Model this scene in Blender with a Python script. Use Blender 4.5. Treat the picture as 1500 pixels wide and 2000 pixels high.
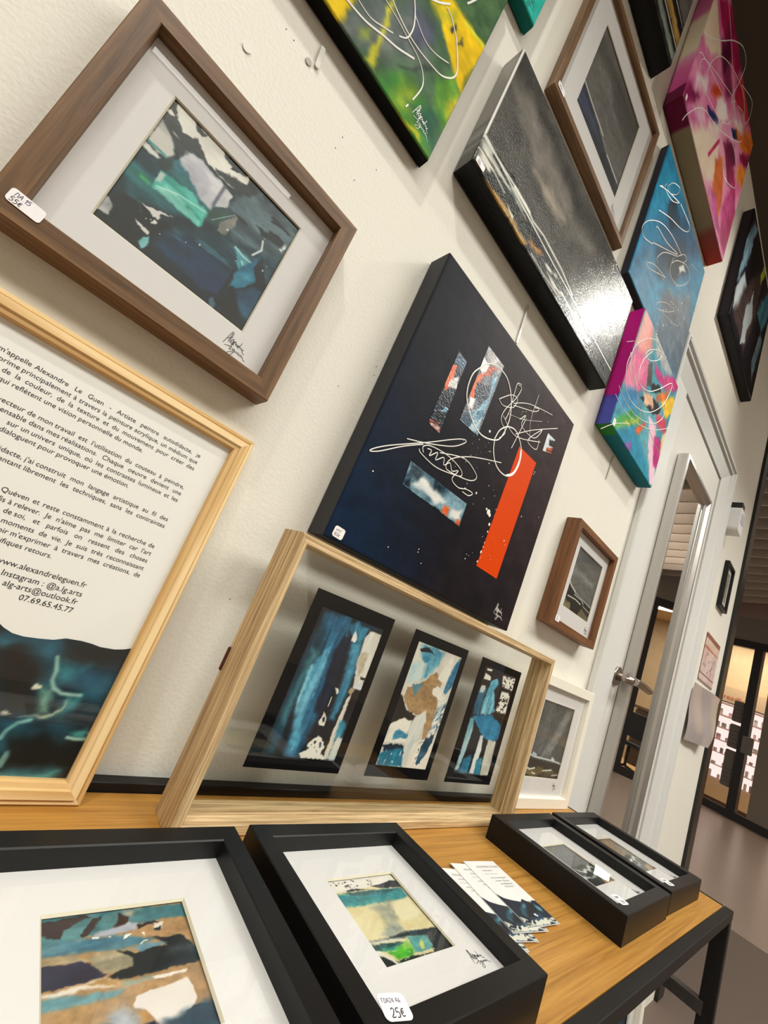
import bpy, bmesh, math, random
import numpy as np
from mathutils import Vector, Matrix

# ---------------------------------------------------------------- scene, camera, light
scn = bpy.context.scene
for o in list(bpy.data.objects):
    bpy.data.objects.remove(o, do_unlink=True)
COL = scn.collection
scn.view_settings.view_transform = 'Standard'
scn.view_settings.look = 'None'
scn.view_settings.gamma = 1.0
scn.view_settings.use_curve_mapping = False
scn.view_settings.exposure = 0.10

cam_d = bpy.data.cameras.new('camera')
cam_d.sensor_fit = 'VERTICAL'
cam_d.sensor_height = 24.0
cam_d.sensor_width = 18.0
cam_d.lens = 814.46 / 2000.0 * 24.0
cam_d.clip_start = 0.01
cam_d.clip_end = 200.0
cam = bpy.data.objects.new('camera', cam_d)
COL.objects.link(cam)
_R = [[0.6740403, -0.6344349, 0.3783676], [0.4314120, -0.0776898, -0.8988036], [0.5996277, 0.7690622, 0.2213368]]
_m = Matrix(((_R[0][0], -_R[1][0], -_R[2][0], 0.0),
             (_R[0][1], -_R[1][1], -_R[2][1], -0.42),
             (_R[0][2], -_R[1][2], -_R[2][2], 0.92),
             (0, 0, 0, 1)))
cam.matrix_world = _m
scn.camera = cam

world = bpy.data.worlds.new('world')
scn.world = world
world.use_nodes = True
_bg = world.node_tree.nodes['Background']
_bg.inputs['Color'].default_value = (1.0, 0.95, 0.88, 1)
_bg.inputs['Strength'].default_value = 0.25

def lamp(name, kind, loc, target, energy, color=(1, 0.93, 0.82), size=0.1, size_y=None, angle=None, blend=0.5):
    d = bpy.data.lights.new(name, kind)
    d.energy = energy
    d.color = color
    if kind == 'AREA':
        d.size = size
        if size_y:
            d.shape = 'RECTANGLE'
            d.size_y = size_y
    else:
        d.shadow_soft_size = size
    if kind == 'SPOT':
        d.spot_size = math.radians(angle)
        d.spot_blend = blend
    o = bpy.data.objects.new(name, d)
    COL.objects.link(o)
    o.location = loc
    v = Vector(target) - Vector(loc)
    o.rotation_euler = v.to_track_quat('-Z', 'Y').to_euler()
    return o

# spot lamps of the track that runs above the picture wall
TRACK_Y, TRACK_Z = -0.66, 2.74
SPOTS = [(-0.75, 0.10, 1.15, 47), (1.60, 0.70, 1.10, 26), (3.05, 2.2, 1.2, 4)]
for _x, _tx, _tz, _e in SPOTS:
    lamp('spot_lamp', 'SPOT', (_x, TRACK_Y, TRACK_Z), (_tx, 0.0, _tz), _e, (1, 0.985, 0.90), 0.045, angle=110, blend=0.9)
# broad soft fill lamps added under the mall ceiling, facing straight down
for _x, _y, _e, _c, _sx, _sy in ((-1.2, -2.9, 150, (1, 0.985, 0.92), 3.4, 1.5), (2.6, -2.85, 180, (1, 0.985, 0.92), 3.2, 1.0), (6.8, -2.0, 120, (1, 0.92, 0.82), 3.0, 1.2)):
    _o = lamp('mall_fill', 'AREA', (_x, _y, 4.28), (_x, _y, 0.0), _e, _c, _sx, _sy)
    _o.rotation_euler = (0, 0, 0)

# ---------------------------------------------------------------- helpers
def lin(c):
    if isinstance(c, str):
        c = tuple(int(c[i:i + 2], 16) / 255.0 for i in (0, 2, 4))
    return tuple(x / 12.92 if x <= 0.04045 else ((x + 0.055) / 1.055) ** 2.4 for x in c)

_mats = {}
def mat(name, col='808080', rough=0.5, metal=0.0, spec=0.5, bump=0.0, bscale=200.0, var=0.0, vscale=4.0, emit=None, estr=0.0, coat=0.0):
    if name in _mats:
        return _mats[name]
    m = bpy.data.materials.new(name)
    m.use_nodes = True
    nt = m.node_tree
    b = nt.nodes['Principled BSDF']
    c = lin(col)
    b.inputs['Base Color'].default_value = (*c, 1)
    b.inputs['Roughness'].default_value = rough
    b.inputs['Metallic'].default_value = metal
    b.inputs['Specular IOR Level'].default_value = spec
    b.inputs['Coat Weight'].default_value = coat
    tc = nt.nodes.new('ShaderNodeTexCoord')
    if var:
        n = nt.nodes.new('ShaderNodeTexNoise')
        n.inputs['Scale'].default_value = vscale
        n.inputs['Detail'].default_value = 4
        nt.links.new(tc.outputs['Object'], n.inputs['Vector'])
        mx = nt.nodes.new('ShaderNodeMix')
        mx.data_type = 'RGBA'
        mx.inputs['A'].default_value = (*[x * (1 - var) for x in c], 1)
        mx.inputs['B'].default_value = (*[min(1, x * (1 + var)) for x in c], 1)
        nt.links.new(n.outputs['Fac'], mx.inputs['Factor'])
        nt.links.new(mx.outputs['Result'], b.inputs['Base Color'])
    if bump:
        n2 = nt.nodes.new('ShaderNodeTexNoise')
        n2.inputs['Scale'].default_value = bscale
        n2.inputs['Detail'].default_value = 3
        nt.links.new(tc.outputs['Object'], n2.inputs['Vector'])
        bp = nt.nodes.new('ShaderNodeBump')
        bp.inputs['Strength'].default_value = bump
        bp.inputs['Distance'].default_value = 0.002
        nt.links.new(n2.outputs['Fac'], bp.inputs['Height'])
        nt.links.new(bp.outputs['Normal'], b.inputs['Normal'])
    if emit:
        b.inputs['Emission Color'].default_value = (*lin(emit), 1)
        b.inputs['Emission Strength'].default_value = estr
    _mats[name] = m
    return m

def wood(name, dark, light, fine=90.0, stretch=0.06, rough=0.5, ring=0.0, contrast=(0.35, 0.68), spec=0.35):
    """wood whose grain runs along the object's local X axis"""
    if name in _mats:
        return _mats[name]
    m = bpy.data.materials.new(name)
    m.use_nodes = True
    nt = m.node_tree
    b = nt.nodes['Principled BSDF']
    b.inputs['Roughness'].default_value = rough
    b.inputs['Specular IOR Level'].default_value = spec
    tc = nt.nodes.new('ShaderNodeTexCoord')
    mp = nt.nodes.new('ShaderNodeMapping')
    mp.inputs['Scale'].default_value = (stretch, 1, 1)
    nt.links.new(tc.outputs['Object'], mp.inputs['Vector'])
    n = nt.nodes.new('ShaderNodeTexNoise')
    n.inputs['Scale'].default_value = fine
    n.inputs['Detail'].default_value = 6
    n.inputs['Roughness'].default_value = 0.65
    n.inputs['Distortion'].default_value = 0.4
    nt.links.new(mp.outputs['Vector'], n.inputs['Vector'])
    fac = n.outputs['Fac']
    if ring:
        w = nt.nodes.new('ShaderNodeTexWave')
        w.wave_type = 'BANDS'
        w.bands_direction = 'DIAGONAL'
        w.inputs['Scale'].default_value = ring
        w.inputs['Distortion'].default_value = 5.0
        w.inputs['Detail'].default_value = 3.0
        w.inputs['Detail Scale'].default_value = 1.2
        nt.links.new(mp.outputs['Vector'], w.inputs['Vector'])
        ad = nt.nodes.new('ShaderNodeMath')
        ad.operation = 'MULTIPLY_ADD'
        ad.inputs[1].default_value = 0.35
        nt.links.new(w.outputs['Fac'], ad.inputs[0])
        ml = nt.nodes.new('ShaderNodeMath')
        ml.operation = 'MULTIPLY'
        ml.inputs[1].default_value = 0.65
        nt.links.new(n.outputs['Fac'], ml.inputs[0])
        nt.links.new(ml.outputs[0], ad.inputs[2])
        fac = ad.outputs[0]
    r = nt.nodes.new('ShaderNodeValToRGB')
    r.color_ramp.elements[0].position = contrast[0]
    r.color_ramp.elements[0].color = (*lin(dark), 1)
    r.color_ramp.elements[1].position = contrast[1]
    r.color_ramp.elements[1].color = (*lin(light), 1)
    nt.links.new(fac, r.inputs['Fac'])
    nt.links.new(r.outputs['Color'], b.inputs['Base Color'])
    bp = nt.nodes.new('ShaderNodeBump')
    bp.inputs['Strength'].default_value = 0.15
    bp.inputs['Distance'].default_value = 0.001
    nt.links.new(fac, bp.inputs['Height'])
    nt.links.new(bp.outputs['Normal'], b.inputs['Normal'])
    _mats[name] = m
    return m

def paint_mat(name, rough=0.45, bump=0.2, bscale=500.0, spec=0.5, aniso=None):
    """paint or print whose pigment is stored on the mesh as a colour attribute"""
    if name in _mats:
        return _mats[name]
    m = bpy.data.materials.new(name)
    m.use_nodes = True
    nt = m.node_tree
    b = nt.nodes['Principled BSDF']
    b.inputs['Roughness'].default_value = rough
    b.inputs['Specular IOR Level'].default_value = spec
    a = nt.nodes.new('ShaderNodeAttribute')
    a.attribute_name = 'pigment'
    nt.links.new(a.outputs['Color'], b.inputs['Base Color'])
    if bump:
        tc = nt.nodes.new('ShaderNodeTexCoord')
        n2 = nt.nodes.new('ShaderNodeTexNoise')
        n2.inputs['Scale'].default_value = bscale
        n2.inputs['Detail'].default_value = 3
        if aniso:
            mp = nt.nodes.new('ShaderNodeMapping')
            mp.inputs['Scale'].default_value = aniso
            nt.links.new(tc.outputs['Object'], mp.inputs['Vector'])
            nt.links.new(mp.outputs['Vector'], n2.inputs['Vector'])
        else:
            nt.links.new(tc.outputs['Object'], n2.inputs['Vector'])
        bp = nt.nodes.new('ShaderNodeBump')
        bp.inputs['Strength'].default_value = bump
        bp.inputs['Distance'].default_value = 0.001
        nt.links.new(n2.outputs['Fac'], bp.inputs['Height'])
        nt.links.new(bp.outputs['Normal'], b.inputs['Normal'])
    _mats[name] = m
    return m

def glass_mat(name='clear_glass', tint=(1, 1, 1), ior=1.5, rough=0.0, boost=1.0):
    if name in _mats:
        return _mats[name]
    m = bpy.data.materials.new(name)
    m.use_nodes = True
    nt = m.node_tree
    for n in list(nt.nodes):
        nt.nodes.remove(n)
    out = nt.nodes.new('ShaderNodeOutputMaterial')
    tr = nt.nodes.new('ShaderNodeBsdfTransparent')
    tr.inputs['Color'].default_value = (*tint, 1)
    gl = nt.nodes.new('ShaderNodeBsdfGlossy')
    gl.inputs['Roughness'].default_value = rough
    lw = nt.nodes.new('ShaderNodeLayerWeight')
    lw.inputs['Blend'].default_value = 0.5
    pw = nt.nodes.new('ShaderNodeMath')
    pw.operation = 'POWER'
    pw.inputs[1].default_value = 5.0
    nt.links.new(lw.outputs['Facing'], pw.inputs[0])
    fr = nt.nodes.new('ShaderNodeMath')
    fr.operation = 'MULTIPLY_ADD'
    fr.inputs[1].default_value = 0.92
    fr.inputs[2].default_value = 0.05
    nt.links.new(pw.outputs[0], fr.inputs[0])
    mx = nt.nodes.new('ShaderNodeMixShader')
    nt.links.new(fr.outputs[0], mx.inputs[0])
    nt.links.new(tr.outputs[0], mx.inputs[1])
    nt.links.new(gl.outputs[0], mx.inputs[2])
    nt.links.new(mx.outputs[0], out.inputs[0])
    _mats[name] = m
    return m

def link(name, me, material=None, parent=None, loc=(0, 0, 0), rot=(0, 0, 0)):
    o = bpy.data.objects.new(name, me)
    COL.objects.link(o)
    if material is not None and me is not None and not me.materials:
        me.materials.append(material)
    if parent is not None:
        o.parent = parent
    o.location = loc
    o.rotation_euler = rot
    return o

def tag(o, label=None, cat=None, group=None, kind=None):
    if label:
        o['label'] = label
    if cat:
        o['category'] = cat
    if group:
        o['group'] = group
    if kind:
        o['kind'] = kind
    return o

def thing(name, label, cat, loc=(0, 0, 0), rot=(0, 0, 0), group=None):
    o = bpy.data.objects.new(name, None)
    COL.objects.link(o)
    o.empty_display_size = 0.05
    o.location = loc
    o.rotation_euler = rot
    return tag(o, label, cat, group)

def mesh(name, verts, faces):
    me = bpy.data.meshes.new(name)
    me.from_pydata([tuple(v) for v in verts], [], faces)
    me.update()
    return me

def from_bm(name, bm, smooth=False):
    me = bpy.data.meshes.new(name)
    bmesh.ops.recalc_face_normals(bm, faces=bm.faces)
    bm.to_mesh(me)
    bm.free()
    if smooth:
        me.polygons.foreach_set('use_smooth', [True] * len(me.polygons))
    return me

def box_me(name, x0, x1, y0, y1, z0, z1, bev=0.0, seg=1):
    bm = bmesh.new()
    vs = [bm.verts.new(p) for p in ((x0, y0, z0), (x1, y0, z0), (x1, y1, z0), (x0, y1, z0), (x0, y0, z1), (x1, y0, z1), (x1, y1, z1), (x0, y1, z1))]
    for f in ((0, 3, 2, 1), (4, 5, 6, 7), (0, 1, 5, 4), (1, 2, 6, 5), (2, 3, 7, 6), (3, 0, 4, 7)):
        bm.faces.new([vs[i] for i in f])
    if bev:
        bmesh.ops.bevel(bm, geom=bm.edges[:], offset=bev, segments=seg, affect='EDGES', profile=0.5)
    return from_bm(name, bm)

def box(name, x0, x1, y0, y1, z0, z1, material, parent=None, bev=0.0, seg=1):
    return link(name, box_me(name, x0, x1, y0, y1, z0, z1, bev, seg), material, parent)

def prism_me(name, pts, y0, y1):
    """outline in x,z extruded from y0 (front) to y1"""
    n = len(pts)
    v = [(p[0], y0, p[1]) for p in pts] + [(p[0], y1, p[1]) for p in pts]
    f = [list(range(n)), list(range(2 * n - 1, n - 1, -1))]
    f += [[i, n + i, n + (i + 1) % n, (i + 1) % n] for i in range(n)]
    me = mesh(name, v, f)
    bm = bmesh.new()
    bm.from_mesh(me)
    bmesh.ops.recalc_face_normals(bm, faces=bm.faces)
    bm.to_mesh(me)
    bm.free()
    return me

def round_rect(w, h, r, n=5, cx=0.0, cz=0.0):
    pts = []
    for (sx, sz, a0) in ((1, 1, 0), (-1, 1, 90), (-1, -1, 180), (1, -1, 270)):
        for k in range(n):
            a = math.radians(a0 + 90.0 * k / (n - 1))
            pts.append((cx + sx * (w / 2 - r) + r * math.cos(a), cz + sz * (h / 2 - r) + r * math.sin(a)))
    return pts

def ribbon_me(name, strokes, width, y=0.0, thick=0.0003, closed=False):
    """flat raised strokes in the x,z plane: strokes = list of point lists (x,z) or (x,z,w)"""
    V, F = [], []
    for st in strokes:
        P = [Vector((p[0], p[1])) for p in st]
        Wd = [p[2] if len(p) > 2 else width for p in st]
        n = len(P)
        if n < 2:
            continue
        base = len(V)
        for i in range(n):
            a = P[max(0, i - 1)]
            b = P[min(n - 1, i + 1)]
            t = (b - a)
            if t.length < 1e-9:
                t = Vector((1, 0))
            t.normalize()
            nn = Vector((-t.y, t.x)) * Wd[i] * 0.5
            for q, yy in ((P[i] + nn, y), (P[i], y - thick), (P[i] - nn, y)):
                V.append((q.x, yy, q.y))
        for i in range(n - 1):
            for k in (0, 1):
                a = base + i * 3 + k
                F.append((a, a + 1, a + 4, a + 3))
    return mesh(name, V, F)

def smooth_path(pts, n=8):
    """Catmull-Rom through the points"""
    P = [np.array(p, float) for p in pts]
    out = []
    for i in range(len(P) - 1):
        p0, p1, p2, p3 = P[max(0, i - 1)], P[i], P[i + 1], P[min(len(P) - 1, i + 2)]
        for k in range(n):
            t = k / n
            out.append(0.5 * (2 * p1 + (p2 - p0) * t + (2 * p0 - 5 * p1 + 4 * p2 - p3) * t * t + (3 * p1 - p0 - 3 * p2 + p3) * t ** 3))
    out.append(P[-1])
    return [tuple(p) for p in out]

def tube_me(name, pts, r, seg=8, caps=True):
    P = [Vector(p) for p in pts]
    V, F = [], []
    n = len(P)
    up = Vector((0.13, 0.2, 0.97))
    for i in range(n):
        t = (P[min(n - 1, i + 1)] - P[max(0, i - 1)]).normalized()
        a = t.cross(up)
        if a.length < 1e-4:
            a = t.cross(Vector((1, 0, 0)))
        a.normalize()
        b = t.cross(a)
        rr = r[i] if isinstance(r, (list, tuple)) else r
        for k in range(seg):
            an = 2 * math.pi * k / seg
            V.append(P[i] + (a * math.cos(an) + b * math.sin(an)) * rr)
    for i in range(n - 1):
        for k in range(seg):
            F.append((i * seg + k, i * seg + (k + 1) % seg, (i + 1) * seg + (k + 1) % seg, (i + 1) * seg + k))
    if caps:
        F.append(list(range(seg))[::-1])
        F.append([(n - 1) * seg + k for k in range(seg)])
    me = mesh(name, V, F)
    me.polygons.foreach_set('use_smooth', [len(p.vertices) == 4 for p in me.polygons])
    return me

# ---------------------------------------------------------------- painter: pigment on a fine grid
_lat = {}
def vnoise(x, y, seed=0):
    if seed not in _lat:
        _lat[seed] = np.random.RandomState(seed + 11).rand(64, 64)
    L = _lat[seed]
    xi = np.floor(x).astype(int)
    yi = np.floor(y).astype(int)
    fx = x - xi
    fy = y - yi
    fx = fx * fx * (3 - 2 * fx)
    fy = fy * fy * (3 - 2 * fy)
    a = L[xi % 64, yi % 64]
    b = L[(xi + 1) % 64, yi % 64]
    c = L[xi % 64, (yi + 1) % 64]
    d = L[(xi + 1) % 64, (yi + 1) % 64]
    return (a * (1 - fx) + b * fx) * (1 - fy) + (c * (1 - fx) + d * fx) * fy

def fbm(x, y, seed=0, oct=4):
    s = 0
    amp = 0.5
    for k in range(oct):
        s = s + amp * vnoise(x * 2 ** k + 7.3 * k, y * 2 ** k + 3.1 * k, seed + k)
        amp *= 0.5
    return s / (1 - 0.5 ** oct)

def _hex(c):
    return np.array([int(c[i:i + 2], 16) / 255.0 for i in (0, 2, 4)])

def sstep(a, b, x):
    t = np.clip((x - a) / (b - a + 1e-9), 0, 1)
    return t * t * (3 - 2 * t)

def poly_sd(x, y, pts):
    """signed distance, negative inside"""
    n = len(pts)
    d = np.full(x.shape, 1e9)
    ins = np.zeros(x.shape, bool)
    for i in range(n):
        ax, ay = pts[i]
        bx, by = pts[(i + 1) % n]
        ex, ey = bx - ax, by - ay
        t = np.clip(((x - ax) * ex + (y - ay) * ey) / (ex * ex + ey * ey + 1e-12), 0, 1)
        d = np.minimum(d, (x - ax - t * ex) ** 2 + (y - ay - t * ey) ** 2)
        if ay != by:
            c = ((ay > y) != (by > y)) & (x < (bx - ax) * (y - ay) / (by - ay) + ax)
            ins ^= c
    d = np.sqrt(d)
    return np.where(ins, -d, d)

def line_d(x, y, pts):
    d = np.full(x.shape, 1e9)
    for i in range(len(pts) - 1):
        ax, ay = pts[i][:2]
        bx, by = pts[i + 1][:2]
        ex, ey = bx - ax, by - ay
        t = np.clip(((x - ax) * ex + (y - ay) * ey) / (ex * ex + ey * ey + 1e-12), 0, 1)
        d = np.minimum(d, (x - ax - t * ex) ** 2 + (y - ay - t * ey) ** 2)
    return np.sqrt(d)

def paint(ops, u, v, asp):
    """ops drawn one over the other; u,v in 0..1 (v up); asp = height/width; lengths are in widths"""
    x = u
    y = v * asp
    col = np.zeros(u.shape + (3,))
    col[:] = 0.5
    for k, op in enumerate(ops):
        kind = op[0]
        if kind == 'F':                       # fill: colour, colour2, angle, stretch, scale
            _, c1, c2, ang, st, sc = op
            a = math.radians(ang)
            p = x * math.cos(a) + y * math.sin(a)
            q = -x * math.sin(a) + y * math.cos(a)
            n = sstep(0.3, 0.7, fbm(p * sc / st, q * sc, 20 + k))
            col = _hex(c1) * (1 - n[..., None]) + _hex(c2) * n[..., None]
        elif kind == 'G':                     # soft gradient: colour, point a, point b, strength at a .. b
            _, c1, a, b, s0, s1 = op
            ax, ay, bx, by = a[0], a[1] * asp, b[0], b[1] * asp
            t = ((x - ax) * (bx - ax) + (y - ay) * (by - ay)) / ((bx - ax) ** 2 + (by - ay) ** 2)
            w = s0 + (s1 - s0) * sstep(0, 1, t)
            col = col * (1 - w[..., None]) + _hex(c1) * w[..., None]
        elif kind == 'P':                     # patch: colour, colour2, points, soft, warp, angle, stretch, scale, opacity
            _, c1, c2, pts, soft, warp, ang, st, sc, opa = op
            P = [(p[0], p[1] * asp) for p in pts]
            xs = [p[0] for p in P]
            ys = [p[1] for p in P]
            pad = soft * 2 + warp * 1.5
            m = (x > min(xs) - pad) & (x < max(xs) + pad) & (y > min(ys) - pad) & (y < max(ys) + pad)
            if not m.any():
                continue
            xx, yy = x[m], y[m]
            if warp:
                f = 2.2 / max(0.02, warp * 6)
                wx = xx + warp * (fbm(xx * f, yy * f, 40 + k) - 0.5) * 2.4
                wy = yy + warp * (fbm(xx * f + 9.1, yy * f + 4.7, 60 + k) - 0.5) * 2.4
            else:
                wx, wy = xx, yy
            sd = poly_sd(wx, wy, P)
            al = (1 - sstep(-soft, soft, sd)) * opa if soft > 0 else (sd < 0) * opa
            a = math.radians(ang)
            p = xx * math.cos(a) + yy * math.sin(a)
            q = -xx * math.sin(a) + yy * math.cos(a)
            n = sstep(0.25, 0.75, fbm(p * sc / st, q * sc, 80 + k))
            cc = _hex(c1) * (1 - n[..., None]) + _hex(c2) * n[..., None]
            if opa < 1:
                al = al * (0.6 + 0.8 * fbm(p * sc / st + 5, q * sc + 2, 90 + k)).clip(0, 1.0 / opa)
            col[m] = col[m] * (1 - al[..., None]) + cc * al[..., None]
        elif kind == 'L':                     # brush line: colour, points, width, soft, opacity
            _, c1, pts, w, soft, opa = op
            P = [(p[0], p[1] * asp) for p in pts]
            d = line_d(x, y, P)
            al = (1 - sstep(w / 2 - soft, w / 2 + soft, d)) * opa
            col = col * (1 - al[..., None]) + _hex(c1) * al[..., None]
        elif kind == 'D':                     # droplets: colour, polygon, count, min r, max r, seed
            _, c1, pts, cnt, r0, r1, seed = op
            rs = np.random.RandomState(seed)
            P = [(p[0], p[1] * asp) for p in pts]
            xs = [p[0] for p in P]
            ys = [p[1] for p in P]
            t = 0
            tries = 0
            while t < cnt and tries < cnt * 20:
                tries += 1
                px = rs.uniform(min(xs), max(xs))
                py = rs.uniform(min(ys), max(ys))
                if poly_sd(np.array([px]), np.array([py]), P)[0] > 0:
                    continue
                r = r0 + (r1 - r0) * rs.rand() ** 2
                e = 0.6 + 0.8 * rs.rand()
                t += 1
                m = (abs(x - px) < 2 * r) & (abs(y - py) < 2 * r)
                d = np.sqrt(((x[m] - px) * e) ** 2 + ((y[m] - py) / e) ** 2) / r
                al = 1 - sstep(0.75, 1.1, d)
                col[m] = col[m] * (1 - al[..., None]) + _hex(c1) * al[..., None]
        elif kind == 'K':                     # knife speckle: colour, polygon, threshold, scale, angle, stretch
            _, c1, pts, th, sc, ang, st = op
            P = [(p[0], p[1] * asp) for p in pts]
            sd = poly_sd(x, y, P)
            a = math.radians(ang)
            p = x * math.cos(a) + y * math.sin(a)
            q = -x * math.sin(a) + y * math.cos(a)
            n = fbm(p * sc / st, q * sc, 120 + k)
            al = sstep(th, th + 0.05, n) * (1 - sstep(-0.03, 0.01, sd))
            col = col * (1 - al[..., None]) + _hex(c1) * al[..., None]
    h = fbm(x * 20, y * 27, 310, 3) - 0.5
    lum = col.mean(-1)
    col = col * (1 + 0.36 * h * (1 - sstep(0.55, 0.85, lum)))[..., None]
    return np.clip(col, 0, 1)

def set_pigment(me, col):
    a = me.color_attributes.new('pigment', 'FLOAT_COLOR', 'POINT')
    c = np.where(col <= 0.04045, col / 12.92, ((col + 0.055) / 1.055) ** 2.4)
    out = np.ones((len(me.vertices), 4), np.float32)
    out[:, :3] = c.reshape(-1, 3)
    a.data.foreach_set('color', out.ravel())

def grid_mesh(name, X, Y, Z):
    nv, nu = X.shape
    V = np.stack([X, Y, Z], -1).reshape(-1, 3)
    i = np.arange((nv - 1) * (nu - 1))
    r, c = i // (nu - 1), i % (nu - 1)
    a = r * nu + c
    F = np.stack([a, a + 1, a + nu + 1, a + nu], 1)
    me = bpy.data.meshes.new(name)
    me.vertices.add(len(V))
    me.vertices.foreach_set('co', V.astype(np.float32).ravel())
    me.loops.add(F.size)
    me.loops.foreach_set('vertex_index', F.astype(np.int32).ravel())
    me.polygons.add(len(F))
    me.polygons.foreach_set('loop_start', np.arange(0, F.size, 4, dtype=np.int32))
    me.polygons.foreach_set('loop_total', np.full(len(F), 4, np.int32))
    me.update(calc_edges=True)
    return me

def art_me(name, ops, x0, x1, z0, z1, y, nu, relief=0.0):
    """flat painting in the x,z plane facing -y"""
    asp = (z1 - z0) / (x1 - x0)
    nv = max(8, int(nu * asp))
    U, V = np.meshgrid(np.linspace(0, 1, nu), np.linspace(0, 1, nv))
    col = paint(ops, U, V, asp)
    X = x0 + (x1 - x0) * U
    Z = z0 + (z1 - z0) * V
    Y = np.full(U.shape, y)
    if relief:
        Y = Y - relief * fbm(U * 40, V * asp * 40, 5)
    me = grid_mesh(name, X, Y, Z)
    set_pigment(me, col)
    return me

def canvas_me(name, ops, w, h, d, nu, side='wrap', ns=10, r=0.0025):
    """stretched canvas, local x 0..w, z 0..h, front at y=-d; one mesh with rounded front edges and painted sides"""
    asp = h / w
    nv = max(8, int(nu * asp))
    # profile away from the face edge: (offset outward from inset face, depth)
    prof = [(0.0, -d), (0.4 * r, -d + 0.1 * r), (0.8 * r, -d + 0.45 * r), (r, -d + r)]
    prof += [(r, -d + r + (d - r) * (k + 1) / ns) for k in range(ns)]
    prof += [(r * 0.2, 0.0)]
    us = np.linspace(r, w - r, nu)
    vs = np.linspace(r, h - r, nv)
    k = len(prof) - 1
    xs = np.concatenate([[r] * k, us, [w - r] * k])
    zs = np.concatenate([[r] * k, vs, [h - r] * k])
    iu = np.concatenate([np.arange(k, 0, -1), np.zeros(nu, int), np.arange(1, k + 1)])
    iv = np.concatenate([np.arange(k, 0, -1), np.zeros(nv, int), np.arange(1, k + 1)])
    su = np.concatenate([[-1] * k, [0] * nu, [1] * k])
    sv = np.concatenate([[-1] * k, [0] * nv, [1] * k])
    IU, IV = np.meshgrid(iu, iv)
    SU, SV = np.meshgrid(su, sv)
    XS, ZS = np.meshgrid(xs, zs)
    off = np.array([p[0] for p in prof])
    dep = np.array([p[1] for p in prof])
    lev = np.maximum(IU, IV)
    corner = (SU != 0) & (SV != 0)
    # corner cells fold: use direction of the larger level
    ou = np.where(corner, off[lev] * IU / np.maximum(lev, 1), off[IU])
    ov = np.where(corner, off[lev] * IV / np.maximum(lev, 1), off[IV])
    X = XS + SU * ou
    Z = ZS + SV * ov
    Y = dep[lev]
    u = np.clip(X / w, 0, 1)
    v = np.clip(Z / h, 0, 1)
    col = paint(ops, u, v, asp)
    on_side = (lev >= 3)
    if isinstance(side, dict):
        depth_f = np.clip((Y + d) / d, 0, 1)
        is_l = on_side & (SU < 0) & (IU >= IV)
        is_r = on_side & (SU > 0) & (IU >= IV)
        is_b = on_side & (SV < 0) & (IV > IU)
        is_t = on_side & (SV > 0) & (IV > IU)
        for key, mk, par in (('l', is_l, v), ('r', is_r, v), ('b', is_b, u), ('t', is_t, u)):
            sp = side.get(key, side.get('*'))
            if sp is None:
                continue
            if isinstance(sp, str):
                col[mk] = _hex(sp)
            else:
                ps = np.array([s[0] for s in sp])
                cs = np.array([_hex(s[1]) for s in sp])
                wob = par + 0.02 * (vnoise(par * 9, depth_f * 3, 3) - 0.5)
                for ch in range(3):
                    col[..., ch][mk] = np.interp(wob[mk], ps, cs[:, ch])
    me = grid_mesh(name, X, Y, Z)
    set_pigment(me, col)
    # the faces fan out of the corners of the grid; close the back
    bm = bmesh.new()
    bm.from_mesh(me)
    bmesh.ops.dissolve_degenerate(bm, dist=1e-6, edges=bm.edges[:])
    bnd = [e for e in bm.edges if e.is_boundary]
    bmesh.ops.holes_fill(bm, edges=bnd, sides=0)
    bm.to_mesh(me)
    bm.free()
    return me
# ---------------------------------------------------------------- parts shared by the pictures
M_WALL = mat('wall_paint', 'e6e2d6', 0.75, bump=0.25, bscale=260, var=0.02, vscale=3)
M_WALNUT = wood('walnut_wood', '4e3722', '866440', 150, 0.05, 0.5, contrast=(0.3, 0.72))
M_OAK = wood('oak_wood', '997a52', 'dfc294', 260, 0.03, 0.55, contrast=(0.36, 0.6))
M_PINE = wood('pine_wood', 'cda468', 'ecd09e', 70, 0.05, 0.42, ring=22, contrast=(0.28, 0.62))
M_TABLE = wood('table_wood', '8e5e24', 'cf9a4c', 260, 0.02, 0.4, contrast=(0.22, 0.78), spec=0.3)
M_BLACKWOOD = mat('black_frame_paint', '0f0e0e', 0.42, spec=0.3, var=0.12, vscale=60)
M_STEEL = mat('black_steel', '141211', 0.5, spec=0.3, bump=0.05, bscale=400)
M_MAT = mat('white_mat_board', 'e3dfde', 0.85, var=0.01, vscale=40)
M_WHITEWOOD = mat('white_frame_paint', 'efeadb', 0.45)
M_PAPER = mat('paper', 'eeebe6', 0.8)
M_STICKER = mat('sticker_paper', 'f1eeee', 0.55)
M_INK = mat('ink_black', '161318', 0.6)
M_INK_BLUE = mat('ink_violet', '3c3068', 0.6)
M_WHITEPAINT = mat('white_line_paint', 'f0ede6', 0.4)
M_GLASS = glass_mat('picture_glass', (0.97, 0.98, 0.97))
M_PRINT = paint_mat('print_pigment', 0.45, 0.0)
M_ACRYL = paint_mat('acrylic_pigment', 0.5, 0.3, 900, spec=0.08)
M_GLOSS = paint_mat('varnished_pigment', 0.12, 0.62, 380, aniso=(0.7, 1, 1), spec=0.17)

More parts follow.
